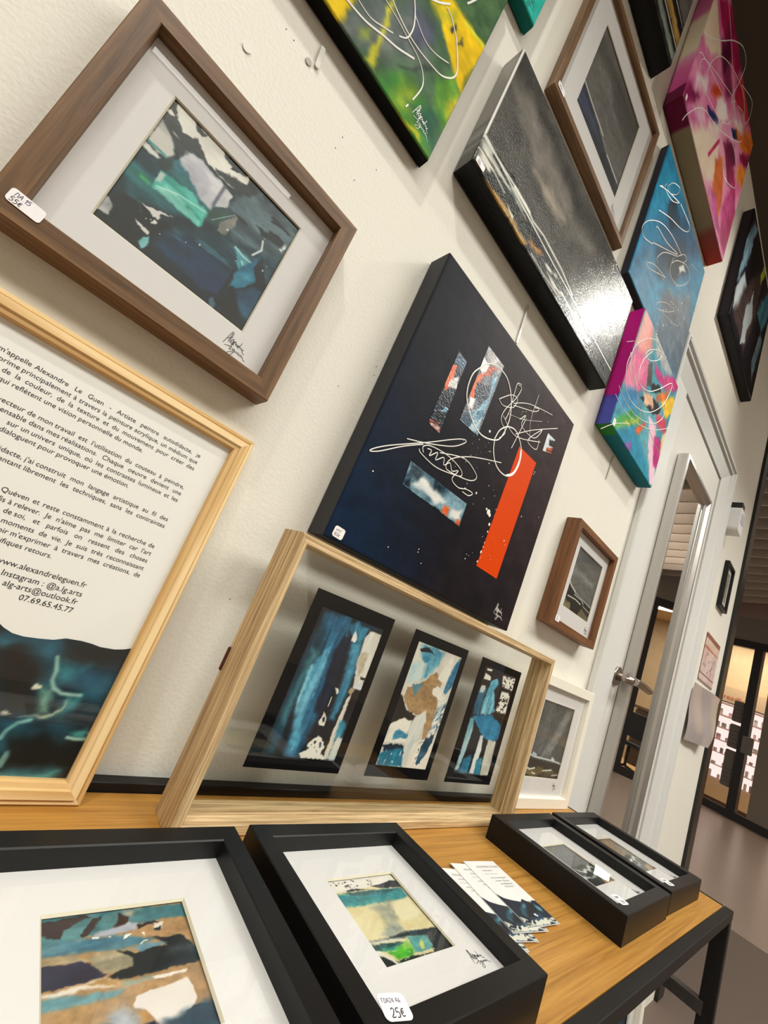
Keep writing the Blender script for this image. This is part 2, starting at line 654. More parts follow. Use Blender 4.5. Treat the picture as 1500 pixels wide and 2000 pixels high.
GLYPH = {
    'A': [[(0, 0), (.28, 1), (.55, 0)], [(.1, .38), (.46, .38)]], 'M': [[(0, 0), (.05, .9), (.3, .45), (.55, .95), (.6, 0)]],
    'n': [[(0, 0), (.05, .85), (.1, .95), (.4, .9), (.5, .7), (.52, 0)]],
    'T': [[(0, .95), (.6, 1)], [(.3, .98), (.26, 0)]], 'D': [[(.05, 0), (.08, 1), (.4, .9), (.55, .55), (.42, .12), (.05, 0)]],
    '0': [[(.28, 1), (.05, .65), (.1, .15), (.32, 0), (.52, .3), (.48, .8), (.28, 1)]], '1': [[(.02, .65), (.25, 1), (.22, 0)]],
    '2': [[(.05, .8), (.25, 1), (.48, .8), (.3, .4), (.02, .02), (.5, .05)]], '4': [[(.4, 0), (.38, 1), (.0, .35), (.55, .38)]],
    '5': [[(.5, 1), (.12, .98), (.08, .58), (.35, .62), (.5, .35), (.35, .05), (.02, .06)]],
    '6': [[(.45, 1), (.12, .6), (.08, .2), (.3, 0), (.5, .25), (.32, .48), (.1, .3)]],
    '.': [[(.1, .02), (.16, .05)]], 'e': [[(.5, .78), (.25, .8), (.05, .42), (.22, .02), (.5, .08)], [(0, .52), (.42, .56)], [(0, .34), (.4, .38)]],
    'o': [[(.25, .6), (.05, .3), (.25, 0), (.45, .3), (.25, .6)]], 'p': [[(.05, .6), (.02, -.35)], [(.05, .5), (.3, .6), (.42, .3), (.2, 0), (.05, .1)]],
    'l': [[(.15, 1), (.1, 0), (.25, .05)]], 'z': [[(.05, .9), (.45, .95), (.1, .05), (.5, .02)]],
}
def handwriting(text, h, x, z, lean=0.12, gap=0.16):
    out = []
    cx = x
    for i, ch in enumerate(text):
        if ch == ' ':
            cx += 0.4 * h
            continue
        wob = 0.05 * math.sin(i * 2.3 + len(text))
        for st in GLYPH[ch]:
            pts = [(cx + (p[0] * 0.95 + p[1] * lean) * h, z + (p[1] + wob) * h) for p in st]
            out.append(smooth_path(pts, 4) if len(pts) > 2 else pts)
        cx += (max(p[0] for st in GLYPH[ch] for p in st) + gap) * h
    return out

SIG = [[(0, .1), (.1, .55), (.2, .95), (.24, .9), (.2, .35)], [(.05, .42), (.34, .7)], [(.3, .95), (.26, .3)], [(.3, .45), (.42, .62), (.44, .45), (.33, .42), (.38, .33), (.5, .38)],
       [(.42, .66), (.55, .3)], [(.58, .6), (.44, .2), (.52, .55), (.62, .52), (.62, .4), (.66, .52), (.7, .36), (.76, .5), (.78, .36)], [(.92, .75), (.84, .35), (.8, .46), (.88, .5), (.95, .4), (1.0, .48), (1.04, .36), (1.14, .46), (1.1, .3), (1.28, .22)],
       [(.12, .05), (.5, .18)], [(.42, .12), (.5, .2), (.5, .08), (.42, 0), (.54, 0)], [(.72, .12), (.6, .14), (.62, .02), (.74, .12), (.66, -.22), (.5, -.3), (.45, -.2), (.8, .05)],
       [(.82, .12), (.86, .02), (.94, .12), (.98, .02), (1.06, .12), (1.02, .02), (1.12, .02), (1.16, .12), (1.2, 0), (1.28, .06), (1.34, -.06), (1.5, -.1)]]
_sig_cache = {}
def signature(parent, x, z, h, y, material=None, width=None):
    key = round(h, 4), round(width or 0, 6)
    if key not in _sig_cache:
        st = [smooth_path([(p[0] * h, p[1] * h) for p in s], 3) for s in SIG]
        _sig_cache[key] = ribbon_me('signature', st, width or h * 0.028, 0.0, 0.0001)
    me = _sig_cache[key]
    if me.materials and me.materials[0] != (material or M_INK):
        me = me.copy()
        me.materials.clear()
    return link('signature', me, material or M_INK, parent, (x, y, z))

def sticker(parent, x, z, w, h, y, lines, rotz=0.0, name='price_tag'):
    """rounded white label on the front, with handwriting; lines = (text, height, x, z, violet?)"""
    s = link(name, prism_me(name, round_rect(w, h, min(w, h) * 0.22, 5), -0.0003, 0.0), M_STICKER, parent, (x, y, z), (0, rotz, 0))
    s['label'] = 'small white rounded price tag'
    for (t, hh, lx, lz, vio) in lines:
        me = ribbon_me('handwriting', handwriting(t, hh, lx, lz), hh * 0.11, -0.0004, 0.0001)
        link('handwriting', me, M_INK_BLUE if vio else M_INK, s)
    return s

def rails(parent, w, h, prof, material, y0=0.0, name='rail', mats=None):
    """four mitred rails around local x 0..w, z 0..h; prof = (y, inward offset) list, closed"""
    n = len(prof)
    for k, (L, loc, ry) in enumerate(((w, (w / 2, 0, h), 0.0), (h, (w, 0, h / 2), math.pi / 2), (w, (w / 2, 0, 0), math.pi), (h, (0, 0, h / 2), -math.pi / 2))):
        V = []
        for s in (-1, 1):
            for (yy, off) in prof:
                V.append((s * (L / 2 - off), yy + y0, -off))
        F = [list(range(n))[::-1], list(range(n, 2 * n))]
        F += [[i, (i + 1) % n, n + (i + 1) % n, n + i] for i in range(n)]
        me = mesh(name, V, F)
        bm = bmesh.new()
        bm.from_mesh(me)
        bmesh.ops.recalc_face_normals(bm, faces=bm.faces)
        bm.to_mesh(me)
        bm.free()
        link(name, me, material, parent, loc, (0, ry, 0))

def rect_prof(d, wd, bev=0.0008, back=0.0):
    return [(back, 0), (-d + bev, 0), (-d, bev), (-d, wd - bev), (-d + bev, wd), (back, wd)]

def mat_board(parent, x0, x1, z0, z1, a0, a1, b0, b1, y, bevel=0.0012, material=None):
    """board with a bevelled window a0..a1, b0..b1, front at y"""
    o = [(x0, z0), (x1, z0), (x1, z1), (x0, z1)]
    i = [(a0, b0), (a1, b0), (a1, b1), (a0, b1)]
    c = bevel
    j = [(a0 + c, b0 + c), (a1 - c, b0 + c), (a1 - c, b1 - c), (a0 + c, b1 - c)]
    V = [(p[0], y, p[1]) for p in o] + [(p[0], y, p[1]) for p in i] + [(p[0], y + c, p[1]) for p in j] + [(p[0], y + 2 * c, p[1]) for p in o]
    F = []
    for k in range(4):
        n = (k + 1) % 4
        F.append((k, n, 4 + n, 4 + k))
        F.append((4 + k, 4 + n, 8 + n, 8 + k))
        F.append((k, 12 + k, 12 + n, n))
    o = link('mat_board', mesh('mat_board', V, F), material or M_MAT, parent)
    o.data.materials.append(mat('mat_bevel', 'd9cfb8', 0.85))
    for k in range(4):
        o.data.polygons[3 * k + 1].material_index = 1
    return o

def pane(parent, x0, x1, z0, z1, y, name='glass', material=None, t=0.0):
    return link(name, mesh(name, [(x0, y, z0), (x1, y, z0), (x1, y, z1), (x0, y, z1)], [(0, 1, 2, 3)]), material or M_GLASS, parent)

def framed(name, label, loc, rot, w, h, d, wd, material, win, ops, nu=120, mat_y=None, glass=True, group=None, cat='picture frame', prof=None, backing=None):
    """picture frame standing in local x 0..w, z 0..h, back at y=0, front at y=-d; win = x0,x1,z0,z1 of the artwork"""
    t = thing(name, label, cat, loc, rot, group)
    rails(t, w, h, prof or rect_prof(d, wd), material)
    my = mat_y if mat_y is not None else -d * 0.55
    e = 0.0008
    mb = mat_board(t, wd - e, w - wd + e, wd - e, h - wd + e, win[0], win[1], win[2], win[3], my)
    a = link('artwork', art_me('artwork', ops, win[0] - 0.001, win[1] + 0.001, win[2] - 0.001, win[3] + 0.001, my + 0.0022, nu), M_PRINT, t)
    box('backing', wd * 0.4, w - wd * 0.4, my + 0.004, my + 0.006, wd * 0.4, h - wd * 0.4, mat('backing_board', '8a7350', 0.9), t)
    if glass:
        pane(t, wd - e, w - wd + e, wd - e, h - wd + e, my - 0.0015)
    return t, mb, my

def canvas(label, x0, x1, z0, z1, d, ops, nu, side, material=None, name='canvas_painting', group=None, rot=(0, 0, 0), gap=0.002):
    t = thing(name, label, 'painting', (x0, -gap, z0), rot, group)
    link('canvas', canvas_me('canvas', ops, x1 - x0, z1 - z0, d, nu, side), material or M_ACRYL, t)
    return t

def scribble(parent, strokes, width, y, material=None, n=7, thick=0.0004, name='paint_line', merge=False):
    for st in strokes:
        st2 = smooth_path(st, n) if len(st) > 2 else st
        link(name, ribbon_me(name, [st2], width, y, thick), material or M_WHITEPAINT, parent)

def dots_me(name, pts, y, thick=0.0003):
    """flat round droplets: (x, z, r)"""
    V, F = [], []
    for (x, z, r) in pts:
        b = len(V)
        for k in range(7):
            a = 2 * math.pi * k / 7
            V.append((x + r * math.cos(a), y, z + r * math.sin(a)))
        V.append((x, y - thick, z))
        for k in range(7):
            F.append((b + k, b + (k + 1) % 7, b + 7))
    return mesh(name, V, F)

def text_me(s, size, font_scale_x=1.0, width=None, name='printed_text', bold=0.0):
    cu = bpy.data.curves.new(name, 'FONT')
    cu.body = s
    cu.size = size
    cu.offset = bold
    cu.resolution_u = 3
    o = bpy.data.objects.new(name, cu)
    COL.objects.link(o)
    def w_of():
        bpy.context.view_layer.update()
        return o.dimensions.x
    if width:
        cu.space_word = 1.0
        a = w_of()
        cu.space_word = 2.0
        b = w_of()
        if b - a > 1e-6:
            cu.space_word = min(6.0, max(0.5, 1.0 + (width - a) / (b - a)))
    bpy.context.view_layer.update()
    dg = bpy.context.evaluated_depsgraph_get()
    me = bpy.data.meshes.new_from_object(o.evaluated_get(dg))
    wdt = o.dimensions.x
    bpy.data.objects.remove(o, do_unlink=True)
    me.name = name
    # text lies in x,y: stand it up into x,z facing -y
    me.transform(Matrix.Rotation(math.pi / 2, 4, 'X'))
    me.materials.clear()
    return me, wdt

def art_quad(name, ops, quad, w, h, y, nu):
    """painted patch on a canvas; quad = TL, TR, BR, BL in canvas fractions"""
    tl, tr, br, bl = [np.array((q[0] * w, q[1] * h)) for q in quad]
    asp = np.linalg.norm(tl - bl) / np.linalg.norm(tr - tl)
    nv = max(8, int(nu * asp))
    U, V = np.meshgrid(np.linspace(0, 1, nu), np.linspace(0, 1, nv))
    u, v = U[..., None], V[..., None]
    P = (bl * (1 - u) + br * u) * (1 - v) + (tl * (1 - u) + tr * u) * v
    me = grid_mesh(name, P[..., 0], np.full(U.shape, y), P[..., 1])
    set_pigment(me, paint(ops, U, V, asp))
    return me

def wave_me(name, ops, x0, x1, z0, wave, y, nu, height=0.130):
    """print whose upper edge follows a wave line"""
    us = np.linspace(0, 1, nu)
    top = np.interp(us, [p[0] for p in wave], [p[1] for p in wave])
    nv = int(nu * height * top.max() / (x1 - x0))
    U, T = np.meshgrid(us, np.linspace(0, 1, nv))
    V = T * top[None, :]
    me = grid_mesh(name, x0 + (x1 - x0) * U, np.full(U.shape, y), z0 + height * V)
    set_pigment(me, paint(ops, U, V, height / (x1 - x0)))
    return me
# ---------------------------------------------------------------- the setting
CEIL = 2.885
WALL_END = 2.41
wall = tag(box('wall_back', -2.6, WALL_END, 0.0, 0.14, 0.0, CEIL, M_WALL), kind='structure')
M_FLOOR = mat('mall_floor', '9a8678', 0.28, var=0.05, vscale=1.2)
M_FLOOR2 = mat('stand_floor', '6a5b52', 0.6, var=0.08, vscale=30)
fl = tag(link('floor', mesh('floor', [(-8, -9, 0), (16, -9, 0), (16, 6, 0), (-8, 6, 0)], [(0, 1, 2, 3)]), M_FLOOR), kind='structure')
st_ = mesh('floor', [(-8, -5, 0.004), (3.75, -5, 0.004), (4.05, 0.6, 0.004), (-8, 0.6, 0.004)], [(0, 1, 2, 3)])
tag(link('floor', st_, M_FLOOR2), 'dull grey brown floor of the stand under the table', kind='structure')
M_CEILD = mat('dark_ceiling', '4a4038', 0.9)
tag(box('ceiling', -2.6, 3.6, -1.25, 0.4, CEIL, CEIL + 0.1, M_CEILD), kind='structure')
M_GREYWALL = mat('grey_wall', 'bdb5a8', 0.8)
tag(box('wall_front', -6.0, 9.0, -5.4, -5.2, 0, 4.4, M_GREYWALL), kind='structure')
tag(box('wall_left', -2.8, -2.6, -1.25, 0.14, 0, CEIL, mat('side_wall', 'd8d2c4', 0.8)), kind='structure')
tag(link('ceiling', mesh('ceiling', [(-8, -5.4, 4.35), (16, -5.4, 4.35), (16, 6, 4.35), (-8, 6, 4.35)], [(0, 3, 2, 1)]), mat('mall_ceiling', '6b5f57', 0.9)), kind='structure')
# black post that closes the wall on the mall side
tag(box('trim_1', WALL_END, WALL_END + 0.085, -0.012, 0.14, 0, CEIL, mat('black_post', '12100f', 0.35)), kind='structure')
tag(box('baseboard_back', -2.6, 1.10, -0.012, 0.0, 0.004, 0.09, mat('skirting', 'cfcabf', 0.6)), kind='structure')

# door, its casing and handle
M_DOOR = mat('door_paint', 'd9d6cf', 0.5)
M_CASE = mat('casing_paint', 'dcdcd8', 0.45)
dr = tag(bpy.data.objects.new('door_1', None), kind='structure')
COL.objects.link(dr)
DX0, DX1, DZ = 1.205, 1.735, 1.855
box('door_leaf', DX0 + 0.004, DX1 - 0.004, -0.006, 0.004, 0.01, DZ - 0.004, M_DOOR, dr, 0.001)
box('door_gap', DX0 - 0.001, DX1 + 0.001, -0.0015, 0.0, 0.0, DZ + 0.001, mat('door_gap', '2a2826', 0.9), dr)
# left casing: flat board and raised bead
box('casing', 1.10, DX0 - 0.003, -0.0098, 0.0, 0.0, DZ + 0.0025, M_CASE, dr)
box('casing_bead', 1.085, 1.0995, -0.018, 0.0, 0.0, DZ + 0.13, M_CASE, dr, 0.003)
def casing_prof(length, name):
    # moulded board: profile across local x (0 = at the door), raised steps outward
    P = [(0, 0), (0, -0.010), (0.118, -0.010), (0.122, -0.017), (0.136, -0.017), (0.142, -0.011), (0.150, -0.011), (0.156, -0.020), (0.172, -0.020), (0.178, -0.014), (0.185, -0.014), (0.185, 0)]
    return P
def extr(name, P, z0, z1f, material, parent, flip=False):
    n = len(P)
    V = [(p[0], p[1], z0) for p in P] + [(p[0], p[1], z1f(p[0])) for p in P]
    F = [[i, (i + 1) % n, n + (i + 1) % n, n + i] for i in range(n)] + [list(range(n)), list(range(2 * n - 1, n - 1, -1))]
    me = mesh(name, V, F)
    bm = bmesh.new(); bm.from_mesh(me); bmesh.ops.recalc_face_normals(bm, faces=bm.faces); bm.to_mesh(me); bm.free()
    return link(name, me, material, parent)
_P = casing_prof(1, 'casing')
c_ = extr('casing', _P, 0.0, lambda x: DZ + 0.003 + x * 0.68, M_CASE, dr)
c_.location = (DX1 + 0.003, 0, 0)
# head casing lies over the door: same profile turned flat
_n = len(_P)
_V = [(1.10, p[1], DZ + 0.003 + p[0] * 0.68) for p in _P] + [(DX1 + 0.003 + p[0], p[1], DZ + 0.003 + p[0] * 0.68) for p in _P]
_me = mesh('casing', _V, [[i, (i + 1) % _n, _n + (i + 1) % _n, _n + i] for i in range(_n)] + [list(range(_n)), list(range(2 * _n - 1, _n - 1, -1))])
_bm = bmesh.new(); _bm.from_mesh(_me); bmesh.ops.recalc_face_normals(_bm, faces=_bm.faces); _bm.to_mesh(_me); _bm.free()
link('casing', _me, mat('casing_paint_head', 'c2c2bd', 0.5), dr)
M_CHROME = mat('brushed_steel', 'a89c92', 0.28, metal=1.0)
hd = link('door_handle', tube_me('door_handle', [(1.228, -0.004, 1.005), (1.228, -0.050, 1.005)], 0.0095, 14), M_CHROME, dr)
link('lever', tube_me('lever', smooth_path([(1.222, -0.052, 1.006), (1.25, -0.055, 1.006), (1.29, -0.055, 1.005), (1.345, -0.052, 1.004)], 5), 0.0095, 14), M_CHROME, hd)
link('rosette', tube_me('rosette', [(1.228, -0.004, 1.005), (1.228, -0.012, 1.005)], 0.024, 20), M_CHROME, hd)

# mirror on the door
mr = thing('wall_mirror', 'tall narrow silver framed mirror hung on the white door', 'mirror', (1.262, -0.008, 0.30))
MW, MH = 0.325, 1.385
rails(mr, MW, MH, [(0, 0), (-0.026, 0), (-0.028, 0.002), (-0.028, 0.011), (-0.018, 0.014), (-0.012, 0.022), (0, 0.022)], mat('silver_frame', 'c9c5c0', 0.3, metal=0.85))
pane(mr, 0.02, MW - 0.02, 0.02, MH - 0.02, -0.010, 'mirror_glass', mat('mirror_silver', 'e6e8e6', 0.01, metal=1.0))
box('backing', 0.015, MW - 0.015, -0.008, -0.001, 0.015, MH - 0.015, mat('backing_board', '8a7350', 0.9), mr)

# ---------------------------------------------------------------- the mall beyond the post
M_ALU = mat('dark_aluminium', '2f2b29', 0.4)
M_SHOPGLASS = glass_mat('shop_glass', (0.95, 0.96, 0.95))
def seg_front(name, label, p, q, mull, z_top, material_parts=True):
    """glazed shop front between floor points p and q; local x runs from p to q, local -y faces the mall"""
    p = Vector((p[0], p[1], 0)); q = Vector((q[0], q[1], 0))
    L = (q - p).length
    t = thing(name, label, 'shop front', p, (0, 0, math.atan2(q.y - p.y, q.x - p.x)))
    box('sill', 0, L, -0.04, 0.05, 0, 0.13, M_ALU, t)
    box('transom', 0, L, -0.04, 0.05, z_top, z_top + 0.14, M_ALU, t)
    for (a, b) in mull:
        box('mullion', a, b, -0.05, 0.06, 0.13, z_top, M_ALU, t)
    es = [0] + [x for ab in mull for x in ab] + [L]
    for i in range(0, len(es) - 1, 2):
        if es[i + 1] - es[i] > 0.05:
            pane(t, es[i], es[i + 1], 0.13, z_top, 0.0, 'pane', M_SHOPGLASS)
    return t, L
SA, SB, SC = (11.1, 2.4), (10.66, 0.42), (8.55, -2.75)
fa, La = seg_front('glass_storefront', 'dark framed glass front of the lit shop beyond the black post', SA, SB, [(0.0, 0.12), (0.90, 1.01), (1.43, 1.56)], 3.02)
box('end_panel', 1.73, 2.03, -0.06, 0.06, 0.13, 3.02, mat('end_panel', '8d8274', 0.6), fa)
# grey opening-hours decals and the lock box on the shop front
M_DECAL = mat('decal_grey', '7d766b', 0.6)
for (z0_, z1_) in ((0.47, 1.10), (1.14, 1.56), (1.61, 1.99)):
    dc = link('window_decal', prism_me('window_decal', round_rect(0.165, z1_ - z0_, 0.03, 4, 1.345, (z0_ + z1_) / 2), -0.004, 0.0), M_DECAL, fa)
    for q_ in range(4):
        box('decal_line', 1.29, 1.40, -0.0055, -0.004, z0_ + 0.08 + q_ * 0.07, z0_ + 0.09 + q_ * 0.07, mat('decal_ink', '5a544c', 0.7), dc)
box('lock_box', 1.50, 1.66, -0.10, -0.05, 1.12, 1.42, mat('lock_grey', '827c76', 0.5), fa, 0.01)
fb, Lb = seg_front('glass_storefront', 'dark framed glass front of the wood panelled shop seen in the mirror', (10.56, 0.27), SC, [(0.0, 0.12), (3.00, 3.60)], 3.02)
def bulk(name, p, q, z0, z1, material):
    p = Vector((p[0], p[1], 0)); q = Vector((q[0], q[1], 0))
    o = box(name, 0, (q - p).length, -0.02, 0.3, z0, z1, material)
    o.location = p
    o.rotation_euler = (0, 0, math.atan2(q.y - p.y, q.x - p.x))
    return tag(o, kind='structure')
bulk('wall_far', SA, SB, 3.165, 3.62, mat('bulkhead_grey', '8f867c', 0.8))
bulk('wall_far', SA, SB, 3.62, 4.35, mat('bulkhead_pink', 'a98f86', 0.8))
bulk('wall_far', (10.56, 0.27), SC, 3.165, 3.62, mat('bulkhead_grey', '8f867c', 0.8))
bulk('wall_far', SB, SC, 3.62, 4.35, mat('bulkhead_pink', 'a98f86', 0.8))
# shop interior
M_SHOPWOOD = wood('shop_wall_wood', 'b59c78', 'c4aa86', 6, 0.3, 0.6, contrast=(0.2, 0.8))
tag(box('wall_far', 12.6, 12.8, -7.0, 4.2, 0, 4.3, M_SHOPWOOD), kind='structure')
tag(link('ceiling', mesh('ceiling', [(8.6, -7, 3.55), (12.6, -7, 3.55), (12.6, 4, 3.55), (11.3, 2.4, 3.55), (10.8, 0.42, 3.55), (8.75, -2.75, 3.55)], [(5, 4, 3, 2, 1, 0)]), mat('shop_ceiling', 'cdb490', 0.7)), kind='structure')
tag(link('floor', mesh('floor', [(8.7, -7, 0.01), (12.6, -7, 0.01), (12.6, 4, 0.01), (11.1, 2.4, 0.01), (10.7, 0.42, 0.01)], [(0, 1, 2, 3, 4)]), mat('shop_floor', 'd8ae78', 0.5)), kind='structure')
lamp('shop_light', 'AREA', (11.5, 1.2, 3.5), (11.5, 1.2, 0), 90, (1, 0.91, 0.78), 1.2, 1.6)
lamp('shop_light', 'AREA', (10.6, -2.4, 3.5), (10.6, -2.4, 0), 95, (1, 0.91, 0.78), 1.4, 1.6)
# shelf unit; its white back panel is given a glow to look lit
M_SHELFW = mat('shelf_white_glow', 'f4efec', 0.5, emit='fff4f0', estr=0.8)
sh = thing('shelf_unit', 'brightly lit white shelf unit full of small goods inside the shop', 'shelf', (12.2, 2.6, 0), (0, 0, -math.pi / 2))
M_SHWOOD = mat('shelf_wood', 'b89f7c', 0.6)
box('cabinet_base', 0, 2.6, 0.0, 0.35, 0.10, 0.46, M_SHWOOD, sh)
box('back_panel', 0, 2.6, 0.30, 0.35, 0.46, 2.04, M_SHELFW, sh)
SH = [0.46 + k * 0.255 for k in range(7)]
for z_ in SH:
    box('shelf_board', 0, 2.6, 0.0, 0.30, z_, z_ + 0.018, mat('shelf_board', 'c8a49a', 0.6), sh)
random.seed(5)
GOODS = ['e4d8d2', 'c86874', '9a9088', 'ecc4c4', 'c8c0b8', 'e0d4cc', 'a8a09a', 'f0e4de', 'efe6e2', 'e8b8bc']
for z_ in SH[:6]:
    xx = 0.9
    while xx < 2.3:
        w = random.uniform(0.03, 0.08)
        hh = random.uniform(0.05, 0.13)
        c = random.choice(GOODS)
        bx = link('goods_box', box_me('goods_box', -w / 2, w / 2, -0.05, 0.05, 0, hh, 0.006), mat('goods_' + c, c, 0.5), None, (12.34, 2.6 - xx - w / 2, z_ + 0.018), (0, 0, -math.pi / 2))
        tag(bx, 'small packaged goods standing on the lit white shelves', 'goods', 'small goods on the lit shelves')
        xx += w + random.uniform(0.03, 0.12)
# red lettering above the shelves
me_, wd_ = text_me('reedly', 0.14, name='shop_sign')
so = link('shop_sign', me_, mat('sign_red', 'b8403c', 0.5), None, (12.19, 1.57, 2.10), (0, 0, -math.pi / 2))
tag(so, 'small red lettering above the lit shelves in the shop', 'sign')
tag(box('shelf_header', 12.2, 12.55, -0.2, 2.6, 2.042, 2.36, mat('header_wood', 'c4a884', 0.6)), 'pale wood header board above the lit shelves', 'header board')
# seat and desk panel in the panelled shop, seen only in the mirror
M_CHAIR = mat('desk_beige', 'a98a62', 0.6)
of = thing('desk', 'beige rounded reception desk in the panelled shop seen in the mirror', 'desk', (10.2, -1.9, 0.01))
box('desk_front', -0.25, 0.2, -0.6, 0.7, 0.12, 1.15, M_CHAIR, of, 0.05, 3)
box('desk_top', -0.30, 0.25, -0.65, 0.75, 1.15, 1.20, mat('desk_top', 'c8a878', 0.5), of)
ch = thing('office_chair', 'dark office chair behind the reception desk seen in the mirror', 'chair', (9.6, -2.35, 0.01))
for a_ in range(5):
    an = a_ * 2 * math.pi / 5
    link('foot', tube_me('foot', [(0, 0, 0.10), (0.28 * math.cos(an), 0.28 * math.sin(an), 0.03)], 0.018, 6), M_ALU, ch)
link('gas_lift', tube_me('gas_lift', [(0, 0, 0.08), (0, 0, 0.45)], 0.025, 8), M_ALU, ch)
box('seat', -0.24, 0.24, -0.24, 0.24, 0.45, 0.52, M_ALU, ch, 0.02, 2)
box('backrest', 0.20, 0.26, -0.22, 0.22, 0.60, 1.05, M_ALU, ch, 0.02, 2)
# round sign with red letter on the panelled wall
rs = link('round_sign', tube_me('round_sign', [(12.58, -3.9, 1.9), (12.60, -3.9, 1.9)], 0.16, 24), mat('sign_teal', '5c7a74', 0.5))
tag(rs, 'round teal sign on the wood panelled wall seen in the mirror', 'sign')

# ceiling baffles of the mall: shallow arched slats
M_BAFFLE = mat('baffle', 'c2b6aa', 0.8)
ORD = 'first second third fourth fifth sixth seventh eighth ninth tenth eleventh twelfth thirteenth fourteenth fifteenth sixteenth'.split()
for k in range(16):
    x_ = 4.6 + k * 0.36
    V, F = [], []
    N = 20
    for i in range(N + 1):
        y_ = -4.5 + 10.0 * i / N
        zb = 3.72 + 0.14 * math.sin(y_ * 1.1 + k * 0.12)
        V += [(x_ - 0.015 + 0.1 * math.sin(y_ * 0.8), y_, zb), (x_ + 0.015 + 0.1 * math.sin(y_ * 0.8), y_, zb), (x_ + 0.015 + 0.1 * math.sin(y_ * 0.8), y_, 4.3), (x_ - 0.015 + 0.1 * math.sin(y_ * 0.8), y_, 4.3)]
    for i in range(N):
        for j in range(4):
            a = i * 4 + j
            b = i * 4 + (j + 1) % 4
            F.append((a, b, b + 4, a + 4))
    tag(link('ceiling_baffle', mesh('ceiling_baffle', V, F), M_BAFFLE), '%s wavy grey slat under the mall ceiling, counted from the stand' % ORD[k], 'ceiling slat', 'wavy slats under the mall ceiling')

# track with its spot lamps above the stand
tr = thing('light_track', 'black lighting track under the ceiling of the stand', 'light track', (0, TRACK_Y, CEIL))
box('track_rail', -1.2, 3.5, -0.018, 0.018, -0.035, -0.001, M_STEEL, tr)
for _x, _tx, _tz, _e in SPOTS:
    sp = thing('spot_light', '%s black spot light on the track above the picture wall' % {-0.75: 'leftmost', 1.6: 'middle', 3.05: 'rightmost'}[_x], 'lamp', (_x, TRACK_Y, CEIL - 0.036), group='spot lights on the track')
    box('adapter', -0.04, 0.04, -0.015, 0.015, -0.03, 0, M_STEEL, sp)
    d_ = Vector((_tx - _x, -TRACK_Y, _tz - TRACK_Z)).normalized()
    c0 = Vector((0, 0, TRACK_Z - CEIL + 0.036))
    link('lamp_body', tube_me('lamp_body', [c0 - d_ * 0.12, c0 - d_ * 0.06], 0.045, 18), M_STEEL, sp)
    link('lens', tube_me('lens', [c0 - d_ * 0.0595, c0 - d_ * 0.056], 0.040, 18), mat('lamp_lens', 'fff4e0', 0.4, emit='fff0dc', estr=30.0), sp)

gl = thing('globe_lamp', 'warm glowing globe lamp hanging past the top of the black post', 'lamp', (4.3, 0.31, 3.48))
bm = bmesh.new()
bmesh.ops.create_uvsphere(bm, u_segments=16, v_segments=10, radius=0.055)
link('globe', from_bm('globe', bm, True), mat('globe_glow', 'fff2dc', 0.4, emit='ffe8c4', estr=6.0), gl)
link('cord', tube_me('cord', [(0, 0, 0.055), (0, 0, 0.86)], 0.004, 6), M_STEEL, gl)
